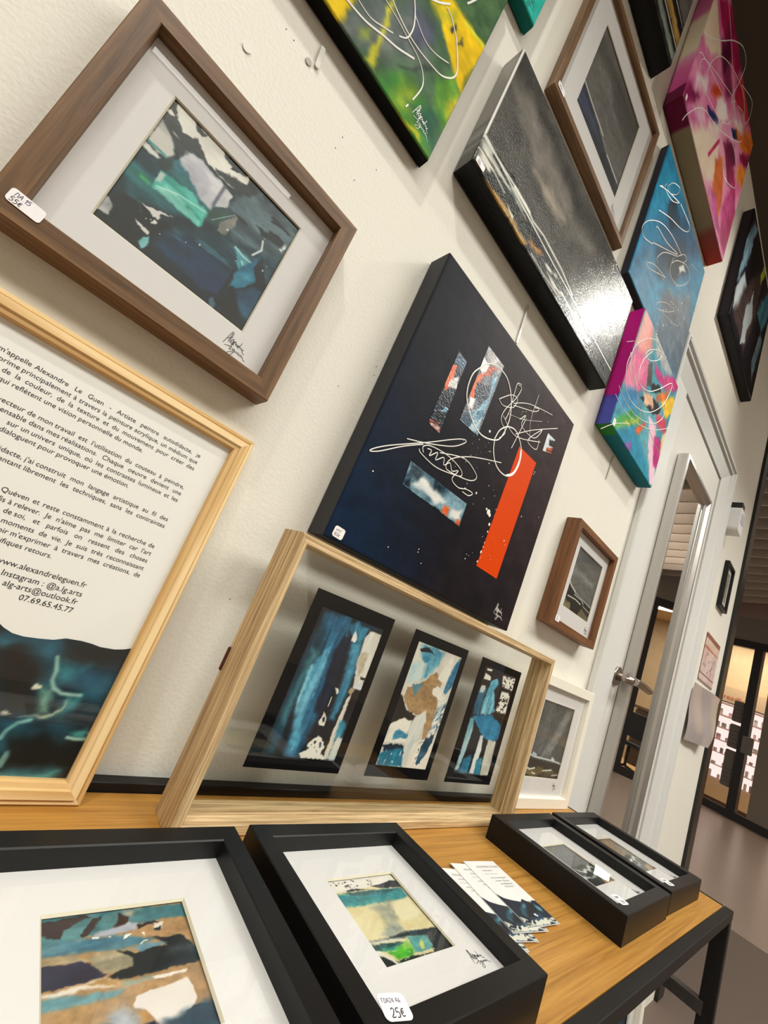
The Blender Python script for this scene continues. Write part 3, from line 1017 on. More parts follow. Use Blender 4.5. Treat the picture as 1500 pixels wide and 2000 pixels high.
# ---- pigment of every painting, in painting coordinates (u right, v up)
OPS = {}
OPS['A'] = [
    ('F','0c171b','182c33',0,4,8),
    ('P','2a686c','142f38',[(0.002,0.366),(0.008,0.554),(0.119,0.596),(0.187,0.698),(0.488,0.657),(0.395,0.41),(0.213,0.33),(0.084,0.253)],0.03,0.03,0,4,10,1),
    ('P','5a7076','2c3d44',[(0.637,0.952),(0.985,0.994),(0.999,0.654),(0.674,0.528),(0.534,0.57),(0.533,0.797)],0.03,0.03,0,5,12,1),
    ('P','34545f','152c36',[(0.539,0.449),(0.863,0.601),(0.974,0.674),(0.983,0.429),(0.81,0.458),(0.749,0.338),(0.346,0.221),(0.364,0.347)],0.03,0.02,0,5,14,1),
    ('P','0e1416','141a1e',[(-0.003,0.025),(0.003,0.204),(0.177,0.287),(0.321,0.272),(0.299,0.041),(0.262,0.001)],0.02,0.02,0,4,12,1),
    ('P','0c1216','121c28',[(0.299,0.041),(0.494,0.09),(0.753,0.147),(0.996,0.009),(0.729,0.014),(0.497,0.001)],0.02,0.02,0,4,12,1),
    ('P','1a3a58','14283c',[(0.338,0.238),(0.498,0.335),(0.749,0.338),(0.753,0.147),(0.558,0.089),(0.32,0.115)],0.03,0.02,0,5,14,1),
    ('P','142036','1c2e4c',[(0.536,0.133),(0.753,0.285),(0.743,0.122),(0.629,0.079)],0.02,0.01,0,4,12,1),
    ('P','c9c5bd','a9a8a2',[(0.017,0.819),(0.109,0.771),(0.17,0.69),(0.127,0.619),(0.007,0.631)],0.012,0.015,0,5,10,1),
    ('P','3a3c3a','2c2e2e',[(0.002,1.0),(0.035,0.997),(0.12,0.869),(0.219,0.921),(0.347,0.822),(0.296,0.813),(0.192,0.788),(0.183,0.706),(0.123,0.763),(0.034,0.803),(0.001,0.851)],0.008,0.012,0,4,12,1),
    ('P','efebe0','cfccc5',[(0.027,0.984),(0.154,1.007),(0.238,0.99),(0.343,1.003),(0.434,0.963),(0.433,0.919),(0.549,0.986),(0.566,0.918),(0.507,0.823),(0.396,0.814),(0.306,0.826),(0.214,0.9),(0.134,0.853),(0.07,0.909)],0.005,0.01,0,3,10,1),
    ('P','2c2e2e','3a3c3b',[(0.152,0.99),(0.215,0.972),(0.236,0.973),(0.221,0.938),(0.19,0.937)],0.004,0.008,0,4,12,1),
    ('P','2c2e2e','3a3c3b',[(0.36,0.839),(0.454,0.858),(0.444,0.832),(0.391,0.822)],0.004,0.006,0,4,12,1),
    ('P','dfdbd0','cfcbc2',[(0.007,0.887),(0.027,0.915),(0.06,0.894),(0.035,0.879)],0.004,0.005,0,4,12,1),
    ('P','dfdbd0','cfcbc2',[(0.086,0.808),(0.135,0.8),(0.105,0.8)],0.004,0.005,0,4,12,1),
    ('P','2c2e30','3a3c3c',[(0.336,0.994),(0.425,0.981),(0.502,0.993),(0.541,0.967),(0.413,0.936)],0.006,0.01,0,4,12,1),
    ('P','2b2d2e','202426',[(0.347,0.822),(0.44,0.884),(0.641,0.943),(0.617,0.87),(0.507,0.823),(0.437,0.823)],0.01,0.015,0,4,12,1),
    ('L','2f8a84',[(0.005,0.635),(0.127,0.639)],0.014,0.006,1),
    ('P','b9c0be','d7d6d0',[(0.005,0.57),(0.015,0.615),(0.113,0.608),(0.105,0.584)],0.008,0.008,0,4,12,1),
    ('P','1b5a44','246b52',[(0.039,0.4),(0.103,0.456),(0.152,0.413),(0.102,0.402)],0.02,0.015,0,4,12,1),
    ('L','3cb06a',[(0.091,0.415),(0.133,0.415)],0.02,0.012,0.8),
    ('P','2a4038','1c2e2c',[(0.106,0.565),(0.154,0.662),(0.187,0.617),(0.167,0.538)],0.012,0.012,0,4,12,1),
    ('P','3f8086','2c6570',[(0.161,0.65),(0.23,0.713),(0.309,0.662),(0.208,0.616)],0.012,0.015,0,4,12,1),
    ('P','dcd9de','9c9ca8',[(0.192,0.788),(0.285,0.813),(0.455,0.788),(0.464,0.573),(0.374,0.577),(0.275,0.646),(0.191,0.689)],0.012,0.02,10,4,8,1),
    ('P','e0dde0','bdbcc4',[(0.313,0.779),(0.461,0.788),(0.462,0.577),(0.381,0.585),(0.406,0.728)],0.012,0.012,0,3,8,1),
    ('P','d6d4d6','b8b8bc',[(0.457,0.784),(0.522,0.784),(0.536,0.678),(0.465,0.615)],0.008,0.01,0,4,12,1),
    ('L','4a4c5c',[(0.461,0.788),(0.46,0.624)],0.02,0.008,0.8),
    ('P','5cc0b0','1f8478',[(0.158,0.421),(0.157,0.538),(0.335,0.57),(0.471,0.538),(0.462,0.425),(0.33,0.415)],0.01,0.015,0,6,14,1),
    ('P','8fd0c2','5dbcae',[(0.162,0.413),(0.212,0.488),(0.454,0.464),(0.459,0.421),(0.33,0.415)],0.012,0.012,0,6,14,0.8),
    ('L','d6ece4',[(0.17,0.435),(0.287,0.499),(0.459,0.539)],0.008,0.004,0.7),
    ('P','c4cfca','a9bcb8',[(0.155,0.456),(0.149,0.535),(0.177,0.537),(0.18,0.474)],0.006,0.006,0,4,12,1),
    ('P','c3c2c2','7d8286',[(0.006,0.059),(0.005,0.182),(0.064,0.14),(0.069,0.078)],0.006,0.006,60,3,8,1),
    ('P','d8d6d2','c2c2c0',[(0.163,0.277),(0.306,0.341),(0.266,0.301),(0.266,0.262),(0.205,0.269)],0.004,0.01,0,4,12,1),
    ('P','d9d8d4','c7c7c5',[(0.178,0.173),(0.268,0.161),(0.27,0.137),(0.21,0.146)],0.004,0.01,0,4,12,1),
    ('P','e8e6e0','d0d0cc',[(0.247,0.214),(0.252,0.252),(0.275,0.245),(0.265,0.225)],0.003,0.004,0,4,12,1),
    ('P','2f8f98','7fc2c6',[(0.24,0.065),(0.27,0.137),(0.297,0.103),(0.277,0.029)],0.006,0.012,80,3,12,1),
    ('P','243a36','2c4a40',[(0.458,0.607),(0.564,0.647),(0.552,0.534),(0.468,0.479)],0.02,0.015,0,4,12,1),
    ('P','8f8c7e','6d6f68',[(0.543,0.552),(0.609,0.699),(0.627,0.618),(0.602,0.506),(0.551,0.491)],0.006,0.008,90,3,14,1),
    ('P','2f6f7e','4f98a4',[(0.693,0.492),(0.786,0.504),(0.887,0.435),(0.86,0.364),(0.763,0.381)],0.008,0.012,0,4,12,1),
    ('L','b8d8d4',[(0.691,0.496),(0.761,0.479),(0.835,0.484),(0.896,0.43),(0.876,0.381),(0.818,0.394),(0.768,0.443)],0.012,0.005,0.9),
    ('P','1c5a78','3c8aa0',[(0.762,0.337),(0.863,0.601),(0.94,0.459),(0.86,0.293),(0.782,0.23)],0.012,0.012,40,3,8,1),
    ('P','10161a','181e22',[(0.863,0.601),(0.978,0.424),(0.912,0.387),(0.853,0.473)],0.006,0.008,0,4,12,1),
    ('L','d8e6e4',[(0.818,0.686),(0.84,0.621),(0.805,0.54)],0.012,0.005,1),
    ('P','1b3a54','28506c',[(0.815,0.235),(0.927,0.359),(0.986,0.373),(1.001,0.098),(0.904,0.137)],0.02,0.015,40,3,8,1),
    ('P','0d1316','151a1e',[(0.762,0.086),(0.82,0.226),(0.996,0.009),(0.806,0.045)],0.01,0.01,0,4,12,1),
    ('P','39566a','4a6a7c',[(0.714,0.054),(0.726,0.086),(0.763,0.06),(0.764,0.013),(0.737,0.021)],0.004,0.004,0,4,12,1),
    ('P','e2e8e6','c8d0d0',[(0.933,0.736),(0.943,0.808),(0.968,0.789),(0.959,0.726)],0.003,0.008,0,4,12,1),
    ('K','c9d2d2',[(0.146,0.276),(0.325,0.383),(0.321,0.272),(0.205,0.192)],0.6,26,0,3),
    ('K','0c1214',[(0.505,0.85),(0.985,0.994),(0.952,0.741),(0.608,0.654)],0.6,18,0,3),
    ('K','2f5a6a',[(0.234,0.173),(0.598,0.445),(0.749,0.338),(0.5,0.203)],0.62,20,0,6),
    ('L','0c1012',[(0.757,0.346),(0.758,0.276),(0.753,0.147)],0.012,0.005,0.9),
    ('L','a8bcc0',[(0.498,0.528),(0.594,0.681)],0.006,0.003,0.7),
    ('D','dfe4e2',[(0.181,0.241),(0.92,0.798),(0.936,0.515),(0.324,0.145)],14,0.002,0.006,4),
]
OPS['dark'] = [
    ('F','17141a','1d181c',0,1,8),
    ('G','0d2440',(0.42,0.3),(0,0),0,1),
    ('G','3e3233',(0.25,0.35),(1,1),0,1),
    ('G','16202e',(0.8,0.9),(0,1),0,0.35),
]
OPS['dp1'] = [
    ('F','2a3644','16202c',90,3,5),
    ('P','3f6a86','243c50',[(-0.123,0.958),(1.0,1.0),(1.029,0.9),(-0.011,0.843)],0.03,0.04,0,4,12,1),
    ('P','d84e1c','e8835c',[(-0.097,0.794),(0.357,0.845),(0.467,0.579),(0.204,0.45),(-0.093,0.576)],0.03,0.04,0,4,12,1),
    ('P','e8e2dc','bcb8b4',[(0.277,0.639),(0.819,0.763),(0.994,0.603),(0.24,0.542)],0.04,0.05,0,4,12,1),
    ('P','0f1216','1b1f24',[(0.071,0.457),(0.94,0.505),(0.932,0.362),(0.207,0.286)],0.03,0.05,0,4,12,1),
    ('P','4a86a8','d4dde0',[(0.289,0.169),(0.732,0.32),(1.054,0.324),(0.557,0.179)],0.03,0.05,0,4,12,1),
    ('P','10161c','1a222c',[(0.028,0.159),(1.115,0.305),(0.951,0.153),(0.379,0.082)],0.03,0.05,0,4,12,1),
    ('P','d84e1c','2a2c32',[(-0.073,0.049),(0.687,0.108),(0.73,0.064),(0.092,-0.0)],0.03,0.05,0,2,8,1),
    ('P','dfe0e0','8c4030',[(0.064,0.008),(0.903,0.073),(1.0,0.0),(0.305,-0.01)],0.03,0.05,0,2,8,1),
]
OPS['dp2'] = [
    ('F','4a5058','6c747c',90,4,5),
    ('P','8d8a8a','c9c7c6',[(0.016,0.991),(1.0,1.0),(0.909,0.854),(0.112,0.861)],0.04,0.04,60,4,6,1),
    ('P','f0eeea','d8d6d4',[(-0.043,0.844),(0.37,0.82),(0.239,0.64),(-0.013,0.683)],0.03,0.05,0,4,12,1),
    ('P','e0531e','e86c38',[(0.002,0.603),(0.258,0.702),(0.236,0.497),(0.288,0.287),(0.243,0.138),(0.014,0.384)],0.03,0.06,0,4,12,1),
    ('P','2c343e','3a4654',[(0.089,0.514),(0.755,0.634),(0.884,0.521),(0.653,0.319),(0.232,0.356)],0.03,0.05,0,4,12,1),
    ('P','d84e20','6c3020',[(0.37,0.82),(0.758,0.901),(0.583,0.734),(0.324,0.663)],0.03,0.05,0,4,12,1),
    ('P','9fc0d2','6a9ab4',[(0.706,0.738),(0.899,0.821),(0.935,0.301),(0.556,0.268),(0.838,0.509)],0.03,0.04,70,3,6,1),
    ('P','f4f2ee','e0e0e0',[(0.069,0.315),(0.306,0.347),(0.344,0.217),(0.115,0.217)],0.03,0.04,0,4,12,1),
    ('P','4c7890','b8ccd4',[(0.211,0.158),(0.866,0.342),(0.983,0.01),(0.709,-0.006),(0.095,0.022)],0.03,0.04,60,4,8,1),
    ('P','2f4658','3c566a',[(0.0,0.013),(0.211,0.158),(0.551,0.126),(0.47,-0.003)],0.03,0.04,0,4,12,1),
]
OPS['dp3'] = [
    ('F','3c5866','7ea0ae',40,3,6),
    ('P','2e3e48','4c5e66',[(-0.0,1.0),(0.206,1.044),(0.198,0.59),(0.04,0.465)],0.03,0.03,0,4,12,1),
    ('P','e9e6e0','c8d0d2',[(0.078,0.189),(0.188,0.659),(0.388,0.77),(0.672,0.582),(0.545,0.172),(0.323,0.207)],0.03,0.05,0,4,12,1),
    ('P','162028','202c38',[(0.004,0.223),(0.096,0.31),(0.097,0.051),(0.0,-0.0)],0.02,0.03,0,4,12,1),
    ('P','1c2a34','2c4450',[(0.426,1.019),(0.582,0.954),(0.554,0.633),(0.408,0.629)],0.03,0.04,0,4,12,1),
    ('P','10161c','141a20',[(0.007,-0.048),(0.276,0.032),(0.565,0.03),(0.828,0.01),(1.0,-0.0),(0.537,-0.287)],0.01,0.02,0,4,12,1),
    ('P','d9551f','e06a34',[(0.648,0.359),(0.742,0.351),(0.748,0.047),(0.648,0.092)],0.02,0.03,0,4,12,1),
    ('P','e8e6e0','dcdad4',[(0.802,0.459),(0.969,0.625),(0.964,0.118),(0.812,0.118)],0.03,0.04,0,4,12,1),
    ('P','d9551f','c04a1c',[(0.923,0.136),(0.996,0.219),(1.0,-0.0),(0.924,0.001)],0.02,0.02,0,4,12,1),
]
OPS['dp4'] = [
    ('F','c9d4da','e6e8e8',60,3,4),
    ('P','b85a30','7a3c24',[(0.308,0.262),(1.219,0.439),(1.0,0.0),(0.334,0.012)],0.06,0.06,0,4,12,1),
    ('P','1a1c22','2c3038',[(0.39,0.746),(1.045,0.94),(1.022,0.464),(0.449,0.435)],0.06,0.06,0,4,12,1),
]
OPS['grey'] = [
    ('F','454440','54524d',0,14,10),
    ('G','3c3b39',(0,0.3),(0,1),0,0.3),
    ('P','8b867c','aaa195',[(0.01,0.699),(0.088,0.808),(0.327,0.773),(0.468,0.705),(0.652,0.767),(0.574,0.625),(0.403,0.524),(0.211,0.549)],0.05,0.02,0,10,16,0.55),
    ('P','b9ab98','8d867c',[(0.222,0.512),(0.306,0.571),(0.42,0.565),(0.407,0.514),(0.309,0.474)],0.03,0.015,0,8,16,0.8),
    ('P','7d7972','6c6963',[(0.186,0.97),(0.356,0.965),(0.546,0.982),(0.427,0.936),(0.285,0.91)],0.05,0.02,0,10,16,0.6),
    ('P','1c1c1b','32332f',[(0.0,0.0),(1.0,0.0),(1.0,0.2),(0.0,0.2)],0.006,0.004,0,8,20,1),
    ('P','6c766c','a8ada0',[(-0.003,0.144),(0.032,0.202),(0.128,0.214),(0.256,0.233),(0.317,0.188),(0.229,0.164),(0.126,0.146),(0.053,0.126)],0.012,0.02,0,6,14,1),
    ('P','10100f','1c1b1a',[(0.034,0.194),(0.134,0.264),(0.172,0.208),(0.138,0.178),(0.069,0.172)],0.006,0.02,0,4,12,1),
    ('P','8f6f38','b08a4a',[(0.061,-0.004),(0.11,0.025),(0.231,0.041),(0.303,0.071),(0.275,0.005),(0.183,-0.017),(0.096,-0.029)],0.008,0.02,0,5,14,1),
    ('P','b0804a','9a6c34',[(0.289,0.119),(0.376,0.161),(0.349,0.081),(0.303,0.071)],0.008,0.015,0,4,12,1),
    ('P','c9c6b8','e8e4d8',[(0.162,0.055),(0.202,0.064),(0.201,0.03)],0.004,0.01,0,4,12,1),
    ('P','161514','22211e',[(0.208,0.159),(0.312,0.208),(0.505,0.193),(0.619,0.222),(0.435,0.143),(0.264,0.123)],0.008,0.02,0,4,12,1),
    ('P','55605a','3a423e',[(0.349,0.081),(0.527,0.119),(0.727,0.089),(0.637,0.061),(0.463,0.051)],0.012,0.02,0,6,14,1),
    ('L','e6e4dc',[(0.0,0.215),(0.1,0.205),(0.2,0.2),(0.35,0.195),(0.45,0.19),(0.55,0.195),(0.7,0.19),(1.0,0.185)],0.006,0.002,1),
    ('L','d8d6cc',[(-0.005,0.2),(0.059,0.207),(0.156,0.227),(0.231,0.236),(0.283,0.22),(0.35,0.25),(0.489,0.246),(0.589,0.215)],0.008,0.003,1),
    ('L','c6c4ba',[(-0.001,0.104),(0.075,0.114),(0.139,0.102)],0.006,0.003,0.9),
    ('L','efece2',[(0.167,0.226),(0.256,0.233)],0.012,0.004,1),
    ('L','c8c4b8',[(0.327,0.03),(0.415,0.031),(0.531,0.058)],0.006,0.003,0.9),
    ('K','dcd8cc',[(0.0,0.02),(1.0,0.02),(1.0,0.2),(0.0,0.2)],0.66,40,0,6),
    ('K','8a6a38',[(0.0,0.0),(1.0,0.0),(1.0,0.1),(0.0,0.1)],0.66,30,0,6),
    ('L','f0eee8',[(0.002,0.23),(0.002,1.0)],0.008,0.002,1),
]
OPS['yellow'] = [
    ('F','3e5a3c','4d6a4e',60,3,12),
    ('P','55605e','6d7470',[(0.62,0.008),(0.629,0.134),(0.756,0.407),(0.826,0.402),(0.86,0.265),(0.775,0.148),(0.72,0.026),(0.638,-0.004)],0.04,0.03,60,2,30,1),
    ('P','5d5f78','4a4c66',[(0.754,0.346),(0.816,0.421),(0.836,0.365),(0.807,0.272)],0.04,0.03,60,2,30,1),
    ('P','ddb915','eccb23',[(0.557,-0.005),(0.621,0.15),(0.623,0.029),(0.613,-0.007)],0.012,0.006,0,4,12,1),
    ('P','c7bf36','a8ac3c',[(0.685,0.271),(0.699,0.302),(0.742,0.009),(0.715,0.001),(0.707,0.168)],0.012,0.01,0,4,12,1),
    ('P','b9b23c','8a9a44',[(0.667,0.054),(0.685,0.099),(0.699,0.069),(0.68,0.04)],0.02,0.02,0,4,12,1),
    ('P','e2bb12','f0cd20',[(0.772,0.459),(0.844,0.617),(1.007,0.622),(0.996,0.343),(0.895,0.407),(0.836,0.452)],0.012,0.015,0,4,12,1),
    ('P','9aa02c','d8bc1e',[(0.793,0.467),(0.829,0.466),(0.889,0.53),(0.85,0.588)],0.03,0.03,70,2,20,1),
    ('P','3c5c3a','4f6e48',[(0.815,0.564),(0.889,0.723),(1.002,0.935),(0.998,0.637),(0.915,0.594)],0.015,0.01,50,2,30,1),
    ('L','cdd23a',[(0.903,0.579),(0.996,0.621)],0.012,0.006,1),
    ('P','3b7a33','5c9a38',[(0.741,-0.017),(0.783,0.07),(0.841,0.14),(0.942,0.121),(0.993,0.001),(0.899,-0.01)],0.03,0.03,60,3,14,1),
    ('P','a9b52e','86a636',[(0.814,0.099),(0.876,0.133),(0.905,0.042),(0.839,0.017)],0.03,0.03,60,3,14,0.8),
    ('P','2f5c48','3c6c58',[(0.864,0.06),(0.941,0.174),(1.006,0.046),(0.957,0.04)],0.03,0.03,60,3,14,1),
    ('P','4c8a34','7aa838',[(0.912,0.268),(0.937,0.362),(0.996,0.343),(0.996,0.138),(0.941,0.174)],0.02,0.02,60,3,14,1),
    ('P','b8b62c','c9be28',[(0.97,0.242),(0.978,0.302),(1.001,0.313),(1.001,0.201)],0.02,0.02,0,4,12,1),
    ('P','d9c022','c0b428',[(0.846,0.003),(0.931,0.024),(0.945,0.012),(0.885,0.001)],0.012,0.012,0,4,12,1),
    ('P','2d3238','3c4248',[(0.873,0.469),(0.879,0.521),(0.889,0.511),(0.885,0.473)],0.006,0.008,0,4,12,1),
    ('P','4b4a40','55553c',[(0.914,0.463),(0.917,0.523),(0.926,0.496)],0.006,0.008,0,4,12,1),
    ('P','2b2f38','38383c',[(0.788,0.121),(0.878,0.281),(0.881,0.258),(0.817,0.156)],0.012,0.015,0,2,20,0.7),
]
OPS['teal'] = [
    ('F','2bb0a0','35bba9',0,2,6),
]
OPS['B'] = [
    ('F','5d5a56','6e6a65',0,6,6),
    ('P','8a8782','7b7873',[(-0.031,0.624),(0.298,0.727),(0.771,0.638),(0.602,0.551),(0.176,0.534)],0.06,0.03,0,6,8,0.8),
    ('P','4d4a47','56524e',[(0.32,0.875),(0.984,0.997),(0.974,0.606),(0.496,0.584)],0.06,0.03,0,6,8,0.7),
    ('P','2f3344','23262f',[(0.0,0.0),(1.0,0.0),(1.0,0.16),(0.6,0.17),(0.4,0.22),(0.2,0.24),(0.0,0.26)],0.008,0.012,0,4,12,1),
    ('P','4b5470','39405a',[(0.0,0.05),(0.3,0.08),(0.5,0.14),(0.3,0.2),(0.0,0.2)],0.03,0.03,0,4,12,0.8),
    ('P','1c1d22','15161a',[(0.5,0.0),(1.0,0.0),(1.0,0.12),(0.6,0.14)],0.02,0.02,0,4,12,1),
    ('L','d8d5cc',[(0.0,0.28),(0.15,0.26),(0.35,0.25),(0.5,0.24)],0.02,0.008,1),
    ('L','e4e1d8',[(0.66,0.18),(0.95,0.17)],0.018,0.008,1),
    ('L','c4c2bc',[(0.4,0.24),(0.66,0.19)],0.008,0.005,0.8),
]
OPS['black7'] = [
    ('F','5a5852','6b6862',0,12,10),
    ('P','1a1b1e','23231f',[(0.0,0.0),(1.0,0.0),(1.0,0.26),(0.0,0.26)],0.01,0.01,0,8,14,1),
    ('P','6c7a70','8d968c',[(0.0,0.03),(1.0,0.02),(1.0,0.07),(0.0,0.08)],0.01,0.01,0,8,14,1),
    ('P','b08a4a','8c6c34',[(0.0,0.13),(1.0,0.12),(1.0,0.18),(0.0,0.19)],0.01,0.01,0,8,14,1),
    ('L','d4d0c4',[(0.0,0.11),(1.0,0.105)],0.008,0.003,1),
    ('L','e6e2d6',[(0.0,0.25),(1.0,0.235)],0.006,0.003,1),
]
OPS['pink'] = [
    ('F','d86a9a','e59ab8',70,3,6),
    ('P','b41f5c','8a1848',[(0.037,0.792),(0.259,1.102),(0.574,1.107),(0.457,0.853),(0.22,0.762)],0.02,0.02,80,4,10,1),
    ('P','ead9c0','e8cdb8',[(-0.121,0.502),(0.013,0.748),(0.243,0.669),(0.14,0.493),(-0.028,0.407)],0.02,0.02,80,4,10,1),
    ('P','e9a6c0','d0639a',[(-0.044,0.073),(-0.013,0.392),(0.144,0.489),(0.199,0.369),(0.097,0.157)],0.04,0.03,60,3,10,1),
    ('P','8c1d55','6b1642',[(-0.03,-0.025),(0.021,0.118),(0.146,0.23),(0.08,0.056),(0.005,-0.036)],0.03,0.03,0,4,12,1),
    ('P','c9679c','e6b6cc',[(0.019,-0.051),(0.245,0.257),(0.303,0.2),(0.123,-0.049)],0.03,0.03,20,3,10,1),
    ('P','e9d8c2','e2c6b0',[(0.111,-0.066),(0.331,0.239),(0.486,0.369),(0.588,0.128),(0.389,-0.019)],0.03,0.03,80,3,10,1),
    ('P','1c2a5c','24306a',[(0.246,0.289),(0.399,0.416),(0.45,0.404),(0.293,0.276)],0.008,0.01,0,4,12,1),
    ('P','1f2c60','1a2348',[(0.604,0.605),(0.772,0.814),(0.785,0.739),(0.675,0.624)],0.008,0.01,0,4,12,1),
    ('P','c43a28','e06a2c',[(0.252,0.451),(0.364,0.556),(0.385,0.501),(0.25,0.385)],0.02,0.02,60,3,10,1),
    ('P','b01f48','d03a3a',[(0.49,0.905),(0.683,1.129),(1.061,1.121),(0.734,0.868),(0.553,0.77)],0.03,0.03,70,3,10,1),
    ('P','d8562a','e8862c',[(0.652,0.684),(1.002,1.116),(1.063,0.972),(0.812,0.716)],0.03,0.03,30,3,10,1),
    ('P','e88a1c','e07818',[(0.806,0.743),(0.937,0.881),(0.933,0.839),(0.807,0.721)],0.008,0.01,0,4,12,1),
    ('P','8a1840','a8204a',[(0.814,0.672),(1.046,0.937),(1.059,0.832),(0.872,0.666)],0.02,0.02,0,4,12,1),
    ('P','dd7a24','e8923a',[(0.836,0.609),(1.036,0.803),(1.005,0.599),(0.87,0.538)],0.02,0.02,0,4,12,1),
    ('P','7c1c3c','96284c',[(0.54,0.431),(0.668,0.548),(0.882,0.485),(0.754,0.351)],0.03,0.02,85,4,10,1),
    ('P','b8401f','d06a2a',[(0.512,0.237),(0.602,0.374),(0.771,0.179),(0.737,0.058),(0.594,0.085)],0.02,0.02,85,4,10,1),
    ('P','a01c54','c04480',[(0.771,0.179),(0.855,0.508),(1.015,0.37),(1.0,0.027),(0.855,0.022)],0.03,0.02,80,4,10,1),
    ('P','c85a94','a83a78',[(0.564,0.079),(0.669,0.123),(0.89,0.029),(0.706,0.013)],0.02,0.02,85,4,10,1),
    ('P','ecdcd0','e2c8c4',[(0.306,0.264),(0.473,0.456),(0.464,0.318),(0.348,0.222)],0.03,0.03,0,4,12,1),
    ('L','c02a5c',[(0.419,0.152),(0.496,0.361)],0.02,0.006,1),
    ('P','6a1238','4c0e30',[(0.193,0.716),(0.29,0.846),(0.491,0.745),(0.454,0.623),(0.303,0.613)],0.03,0.03,85,5,12,0.8),
    ('P','f4e6e2','eccfd4',[(0.314,0.461),(0.447,0.592),(0.536,0.588),(0.473,0.456),(0.375,0.403)],0.02,0.03,60,3,12,1),
    ('P','f0e2dc','e8ccd0',[(0.605,0.685),(0.75,0.854),(0.768,0.796),(0.652,0.684)],0.02,0.02,10,3,12,1),
    ('P','5c1436','7a1c44',[(0.586,0.504),(0.724,0.622),(0.807,0.55),(0.702,0.438)],0.02,0.03,85,5,12,1),
    ('P','f2dfe0','e8c4d0',[(0.068,0.248),(0.183,0.385),(0.197,0.306),(0.082,0.172)],0.03,0.03,50,3,12,1),
]
OPS['blue'] = [
    ('F','1f7aa4','2c8cb4',80,3,6),
    ('G','5c7084',(0.6,0.5),(0.9,0),0,0.9),
    ('P','2b9cc8','1c86b4',[(-0.012,0.947),(0.148,1.023),(0.323,1.028),(0.243,0.721),(0.024,0.359),(-0.03,0.679)],0.06,0.03,70,3,8,1),
    ('P','17507a','1c5c86',[(0.192,0.547),(0.478,0.962),(0.853,1.017),(0.53,0.59)],0.06,0.03,70,3,8,1),
    ('P','1c3c58','24485f',[(0.206,0.395),(0.529,0.8),(0.778,0.747),(0.428,0.314),(0.279,0.306)],0.05,0.04,70,3,10,0.9),
    ('P','0f1820','1c242c',[(0.369,0.526),(0.585,0.737),(0.658,0.658),(0.538,0.479),(0.393,0.45)],0.03,0.04,0,4,12,1),
    ('P','4c86a8','2f6c92',[(-0.02,0.054),(0.143,0.383),(0.329,0.246),(0.192,-0.017)],0.05,0.03,70,3,8,1),
    ('P','6a7884','5a6a7a',[(0.48,0.252),(0.855,0.664),(1.046,0.458),(0.97,0.093),(0.535,-0.003)],0.06,0.03,70,3,8,1),
    ('P','1c2a38','2c3844',[(0.165,0.717),(0.282,0.871),(0.426,0.81),(0.307,0.647)],0.02,0.03,80,3,10,0.8),
    ('P','4a4c58','5a5c66',[(0.397,0.257),(0.643,0.462),(0.751,0.34),(0.534,0.189)],0.04,0.04,70,3,10,0.8),
    ('P','d8dcd8','e8eae4',[(0.561,0.606),(0.629,0.69),(0.683,0.683),(0.598,0.591)],0.01,0.01,0,4,12,1),
    ('D','e4e8e4',[(0.247,0.301),(0.733,0.796),(1.002,0.39),(0.522,0.013)],30,0.003,0.008,5),
]
